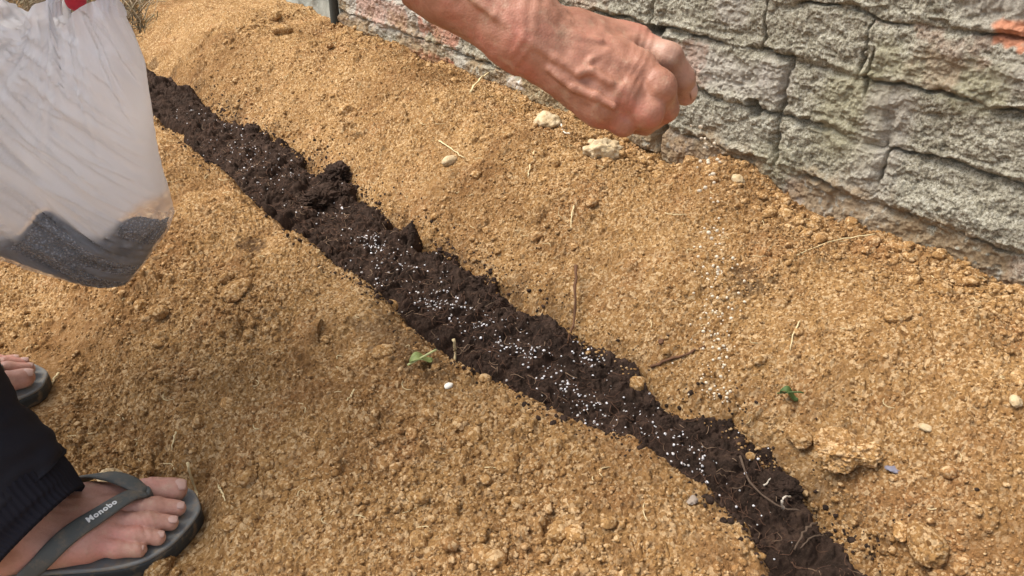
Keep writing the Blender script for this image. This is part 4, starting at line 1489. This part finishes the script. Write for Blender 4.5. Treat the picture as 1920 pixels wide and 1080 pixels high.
def seat_sdf(P):
    P = P.astype(np.float32)
    return smin(sd_seg(P, pelvis + [0, -.03, -.02], pelvis + [0, .04, -.02], .118, .118), sd_seg(P, pelvis, lop(pelvis, chest, .35), .114, .114), .05)


V, F = surface_nets(seat_sdf, (-1.08, .44, .62), (-.62, .92, 1.12), .009); addt(V, F)
trou = np_mesh('trousers', np.concatenate(trV) - porg, np.concatenate(trF), M['trouser'], person)


# ribbed cuff at each ankle
def cuff(cen_path, rad, nm_seed):
    n, seg = 26, 240
    P_ = resample(cen_path, n); T_ = np.gradient(P_, axis=0); T_ /= np.linalg.norm(T_, axis=1)[:, None]
    rr = np.interp(np.linspace(0, 1, n), np.linspace(0, 1, len(rad)), rad)
    ths = np.arange(seg) * 2 * PI / seg; V = []
    for i in range(n):
        a0 = np.array([0, 1, 0.]); a = a0 - T_[i] * (a0 @ T_[i]); a /= np.linalg.norm(a); b = np.cross(T_[i], a)
        ww = .0007 * np.cos(ths * 60) * sstep(0, 3, i)
        r = rr[i] + ww + .002 * np.sin(ths * 3 + i * .1)
        V.append(P_[i] + (r * np.cos(ths))[:, None] * a * 1.0 + (r * np.sin(ths))[:, None] * b)
    # turn under
    ends = V[-1]; c = P_[-1]
    V.append(c + (ends - c) * .93 - T_[-1] * .004); V.append(c + (ends - c) * .90 - T_[-1] * .02)
    V = np.concatenate(V); F = []
    for i in range(n + 1):
        for k in range(seg):
            F.append((i * seg + k, i * seg + (k + 1) % seg, (i + 1) * seg + (k + 1) % seg, (i + 1) * seg + k))
    o = np_mesh('ankle_cuff', V - porg, np.array(F), M['cuff'], trou)
    return o


cuff([(-.500, .556, .140), (-.486, .553, .108), (-.466, .547, .080), (-.449, .541, .064)], [.055, .058, .056, .051], 1)
cuff([(-.775, .778, .135), (-.765, .775, .105), (-.752, .772, .085)], [.054, .055, .048], 2)


# shirt and sleeve, hair, red glove
def shirt_sdf(P):
    P = P.astype(np.float32)
    d = sd_seg(P, lop(pelvis, chest, .25), chest, .118, .124)
    d = smin(d, sd_seg(P, shR, shL, .070, .070), .06)
    d = smin(d, sd_seg(P, chest, lop(chest, neck, .6), .085, .062), .04)
    d = smin(d, sd_seg(P, shR, lop(shR, elbow, .8), .064, .055), .03)
    d = smin(d, sd_seg(P, shL, elbL, .064, .054), .03)
    d = smin(d, sd_seg(P, elbL, lop(elbL, handL, .75), .054, .042), .03)
    return d + .004 * vnoise3(P[..., 0], P[..., 1], P[..., 2], .09, 3)


V, F = surface_nets(shirt_sdf, (-1.08, .5, .66), (-.2, 1.3, 1.42), .009)
np_mesh('shirt', V - porg, F, M['shirt'], person)


def hair_sdf(P):
    P = P.astype(np.float32)
    d = sd_seg(P, head + [-.015, -.01, .035], head + [.0, .02, .055], .095, .100)
    cut = ((P - (head + np.array([.045, .04, .0]))) @ np.array([.65, .55, -.45], np.float32))
    return np.maximum(d + .003 * vnoise3(P[..., 0], P[..., 1], P[..., 2], .012, 3), cut)


V, F = surface_nets(hair_sdf, (-.82, .9, 1.25), (-.5, 1.25, 1.6), .006)
np_mesh('hair', V - porg, F, M['hair'], person)

gl = handL
tipd = aty(147, 22, .80)


def glove_sdf(P):
    P = P.astype(np.float32)
    d = sd_seg(P, lop(elbL, gl, .80), lop(elbL, gl, .97), .042, .034)
    d = smin(d, sd_seg(P, gl + [-.005, .02, .012], gl + [.03, -.02, .0], .030, .026), .02)
    for k in range(4):
        o = np.array([-.030 + .021 * k, .012 - .014 * k, 0.])
        a = gl + [.020, -.01, .018] + o; b = a + [.018, -.012, -.030]; c = b + [-.022, -.002, -.022]; e = c + [-.022, .010, .006]
        if k == 1:
            b = a + [.006, -.016, -.028]; c = lop(b, tipd, .55); e = tipd + np.array([0, 0, .010])
        for p, q, r in ((a, b, .0120), (b, c, .0112), (c, e, .0100)):
            d = smin(d, sd_seg(P, p, q, r, r * .95), .004)
    # thumb
    d = smin(d, sd_seg(P, gl + [-.02, -.01, -.005], gl + [.005, -.04, -.02], .013, .012), .008)
    d = smin(d, sd_seg(P, gl + [.005, -.04, -.02], gl + [.03, -.04, -.035], .012, .011), .004)
    return d


g0 = np.minimum(gl, tipd) - .09; g1 = np.maximum(gl, tipd) + .10
V, F = surface_nets(glove_sdf, g0, g1, .0022)
glo = np_mesh('glove', V - porg, F, M['glove'], person)

# ------------------------------------------------------------------ plastic bag
YB = .80
# outline of the bag in the vertical plane through its middle
prof = [  # z-level samples: photo pixel rows for right edge; the left side is outside the picture
    (215, 2), (243, 30), (252, 60), (264, 100), (275, 160), (284, 230), (291, 285), (303, 330), (315, 370), (322, 406), (313, 436), (292, 468), (268, 500), (244, 528), (228, 536)]
RE = np.array([aty(px, py, YB) for px, py in prof])
RIM = np.array([aty(px, py, YB) for px, py in [(-260, 120), (-200, 60), (-140, 10), (-100, -20), (-60, -20), (-20, 10), (28, 34), (55, 43), (75, 18), (92, -6), (108, -6), (118, 44), (140, 38), (155, 18), (178, 4), (205, -4), (226, 8), (245, 40), (262, 90)]])
zr, xr = RE[::-1, 2], RE[::-1, 0]
zbot, ztop = RE[:, 2].min(), RE[:, 2].max()
xl_z = np.array([zbot, zbot + .015, zbot + .04, zbot + .08, zbot + .15, ztop - .05, ztop])
xl = np.array([xr[0] - .012, -.56, -.665, -.695, -.69, -.665, -.62])
nb_, ns_ = 200, 360
tz = np.linspace(0, 1, nb_)
zz = zbot + (ztop - zbot) * (tz ** 1.15)
th = np.arange(ns_) * 2 * PI / ns_
PBv = []
hl = np.interp(zz, [zbot, zbot + .01, zbot + .035, zbot + .07, zbot + .12, ztop - .08, ztop], [.002, .024, .050, .062, .058, .034, .018])
for i in range(nb_):
    z = zz[i]
    x1 = np.interp(z, zr, xr); x0 = np.interp(z, xl_z, xl)
    cx_, w_ = (x0 + x1) / 2, (x1 - x0) / 2
    cc, ss_ = np.cos(th), np.sin(th)
    ex = np.sign(cc) * np.abs(cc) ** .8; ey = np.sign(ss_) * np.abs(ss_) ** .9
    X_ = cx_ + w_ * ex
    # folds running from the handles down to the low corner
    k1 = (X_ + .50) * .9 + (z - .3) * .72
    frac = sstep(zbot, zbot + .05, z)
    f1 = vnoise(k1 + .0 * X_, (z - k1) * .06, .021, 601) * .0050 + (1 - np.abs(vnoise(k1, (z + k1) * .08, .014, 603)) * 2) * .0040 + sstep(.55, .95, 1 - np.abs(vnoise(k1 + .01 * np.sin(z * 20), (z + k1) * .15, .011, 613)) * 1.6) * .0040
    k2 = (X_ + .42) / max(.25, 1.15 - (z - zbot) / .34)
    f2 = (1 - np.abs(vnoise(k2, np.full_like(k2, z) * .10, .016, 605)) * 2) * .0075 * sstep(ztop - .18, ztop, z)
    f3 = .004 * vnoise(X_, np.full_like(X_, z), .05, 607)
    rY = hl[i] + (f1 + f2 + f3) * frac * (1 if hl[i] > .01 else .3)
    Y_ = YB + rY * ey
    rim = np.interp(X_, RIM[:, 0], RIM[:, 2])
    Z_ = np.full(ns_, z) + .004 * vnoise(X_, X_ * 0, .03, 609) * frac
    Z_ = Z_ + (rim - ztop) * sstep(ztop - .10, ztop, z) ** 1.0 * (z - zbot) / (ztop - zbot)
    # left part of the bottom hangs a little higher
    Z_ = Z_ + .048 * sstep(-.455, -.60, X_) * (1 - tz[i]) ** 2
    PBv.append(np.stack([X_, Y_, Z_], -1))
PBv = np.array(PBv)
Vb = PBv.reshape(-1, 3)
i = np.arange(nb_ - 1)[:, None]; j = np.arange(ns_)[None]
Fb = np.stack([(i * ns_ + j), (i * ns_ + (j + 1) % ns_), ((i + 1) * ns_ + (j + 1) % ns_), ((i + 1) * ns_ + j)], -1).reshape(-1, 4)
bag = empty('plastic_bag', (-.52, YB, zbot))
borg = np.array(bag.location)
tag(bag, 'thin white plastic carrier bag hanging from the red gloved hand', 'bag')


def heap(xx, yy):
    lv = zbot + .088 + .006 * vnoise(xx, yy, .03, 640) + .030 * np.exp(-((xx + .482) / .022) ** 2) + .028 * sstep(-.440, -.385, xx) + .004 * sstep(-.515, -.57, xx)
    lv = lv - np.clip(.8 * (yy - (YB - .05)), 0, .045) + .0015 * vnoise(xx, yy, .006, 641)
    return np.maximum(lv, zbot + .03 + .03 * sstep(-.455, -.60, xx))


zrel = (Vb[:, 2] - zbot)
hz = heap(Vb[:, 0], np.full(len(Vb), YB - .05))
clear = .07 + .68 * sstep(.008, -.006, Vb[:, 2] - hz) + .04 * vnoise(Vb[:, 0] * .9 + Vb[:, 2] * .72, Vb[:, 2] * .1, .02, 611)
sheet = np_mesh('bag_body', Vb - borg, Fb, M['bag'], bag, attrs={'clear': np.clip(clear, .05, .8)})


# handles: gathered bands rising to the hand
def handle(base_pts, top, wid0, wid1, seed):
    P_ = resample(base_pts + [top], 50)
    n = 50; m_ = 28
    wd = np.interp(np.linspace(0, 1, n), [0, .35, .7, 1], [wid0, wid0 * .7, wid1 * 1.2, wid1])
    G = []
    for sgn in (-1, 1):
        for k in range(m_):
            q = (k / (m_ - 1) * 2 - 1) * sgn * -1
            G.append((q, sgn * math.sqrt(max(0, 1 - q * q))))
    V = []
    for i_ in range(n):
        for (q, e) in G:
            f_ = .0035 * vnoise(np.array([q * 3.0 + seed]), np.array([i_ * .02]), .35, 620)[0]
            V.append(P_[i_] + np.array([q * wd[i_] / 2, (e * .008 + f_ * 1.5) * (1.2 if wid1 > .02 else .8), 0]))
    k = len(G); F = []
    for i_ in range(n - 1):
        for j_ in range(k):
            F.append((i_ * k + j_, i_ * k + (j_ + 1) % k, (i_ + 1) * k + (j_ + 1) % k, (i_ + 1) * k + j_))
    V = np.array(V)
    return np_mesh('handle', V - borg, np.array(F), M['bag'], bag, attrs={'clear': np.full(len(V), .18)})


hp = lambda px, py: aty(px, py, YB)
top1 = gl + np.array([.012, -.02, -.03])
handle([hp(205, 30), hp(203, 5), hp(200, -20)], top1 + [.018, 0, 0], .034, .018, 1)
handle([hp(98, 30), hp(101, 5), hp(106, -20)], top1 + [-.02, 0, 0], .018, .012, 2)
handle([hp(-78, 20), hp(-66, -15), hp(-20, -50)], top1 + [-.03, .0, 0], .040, .016, 3)

# grey granules lying inside the bag
nb2 = 120
lev = np.interp
Vf = []
for i in range(nb2):
    t_ = i / (nb2 - 1)
    sh = .965
    row_i = min(nb_ - 1, int(t_ * nb_ * .48))
    R_ = PBv[row_i].copy()
    c_ = R_.mean(0)
    R_[:, :2] = c_[:2] + (R_[:, :2] - c_[:2]) * .975
    Vf.append(R_)
Vf = np.array(Vf)
# surface of the heap: the rows above it are drawn in to the middle, then laid on a wavy level


over = Vf[..., 2] > heap(Vf[..., 0], Vf[..., 1])
cxm = Vf.mean(1, keepdims=True)
first = np.argmax(over, axis=0)
rowi = np.arange(nb2)[:, None]
sh = np.clip((rowi - first[None]) / (nb2 - 1 - first[None]), 0, 1) * over
edge = np.take_along_axis(Vf, first[None, :, None].repeat(3, 2), 0)
Vf[..., :2] = np.where(over[..., None], edge[..., :2] + (cxm[-1:, :, :2] - edge[..., :2]) * sh[..., None], Vf[..., :2])
Vf[..., 2] = np.where(over, np.minimum(heap(Vf[..., 0], Vf[..., 1]), heap(edge[..., 0], edge[..., 1]) + .05), Vf[..., 2])
zq = Vf[..., 2] - np.maximum(0, .048 * sstep(-.455, -.60, Vf[..., 0]))
Vf[..., 0] = np.clip(Vf[..., 0], np.interp(zq, xl_z, xl) + .004, np.interp(zq, zr, xr) - .003)
hq = np.interp(zq, zz, hl) * .96
Vf[..., 1] = np.clip(Vf[..., 1], YB - hq, YB + hq)
g_ = .0009 * vnoise3(Vf[..., 0], Vf[..., 1], Vf[..., 2], .0035, 7)
Vf[..., 1] += g_ * 2
for line in ([(207, 402), (217, 440), (216, 470), (208, 492)], [(212, 490), (245, 478), (275, 452), (320, 415)], [(130, 462), (160, 488), (200, 518)], [(100, 455), (140, 490), (170, 505)]):
    Q = np.array([aty(px, py, YB - .05)[[0, 2]] for px, py in line])
    dm = np.full(Vf.shape[:2], 9.0)
    for a, b in zip(Q[:-1], Q[1:]):
        w_ = Vf[..., [0, 2]] - a; ab = b - a
        tt = np.clip((w_ @ ab) / (ab @ ab), 0, 1)
        dm = np.minimum(dm, np.linalg.norm(w_ - tt[..., None] * ab, axis=-1))
    Vf[..., 1] += np.where(Vf[..., 1] < YB, .012 * np.exp(-(dm / .0022) ** 2), 0)
i = np.arange(nb2 - 1)[:, None]; j = np.arange(ns_)[None]
Ff = np.stack([(i * ns_ + j), (i * ns_ + (j + 1) % ns_), ((i + 1) * ns_ + (j + 1) % ns_), ((i + 1) * ns_ + j)], -1).reshape(-1, 4)
fer = np_mesh('bagged_fertiliser', Vf.reshape(-1, 3), Ff, M['fert'])
tag(fer, 'dark grey granular fertiliser lying in the bottom of the bag', 'fertiliser', kind='stuff')
print('scene built')
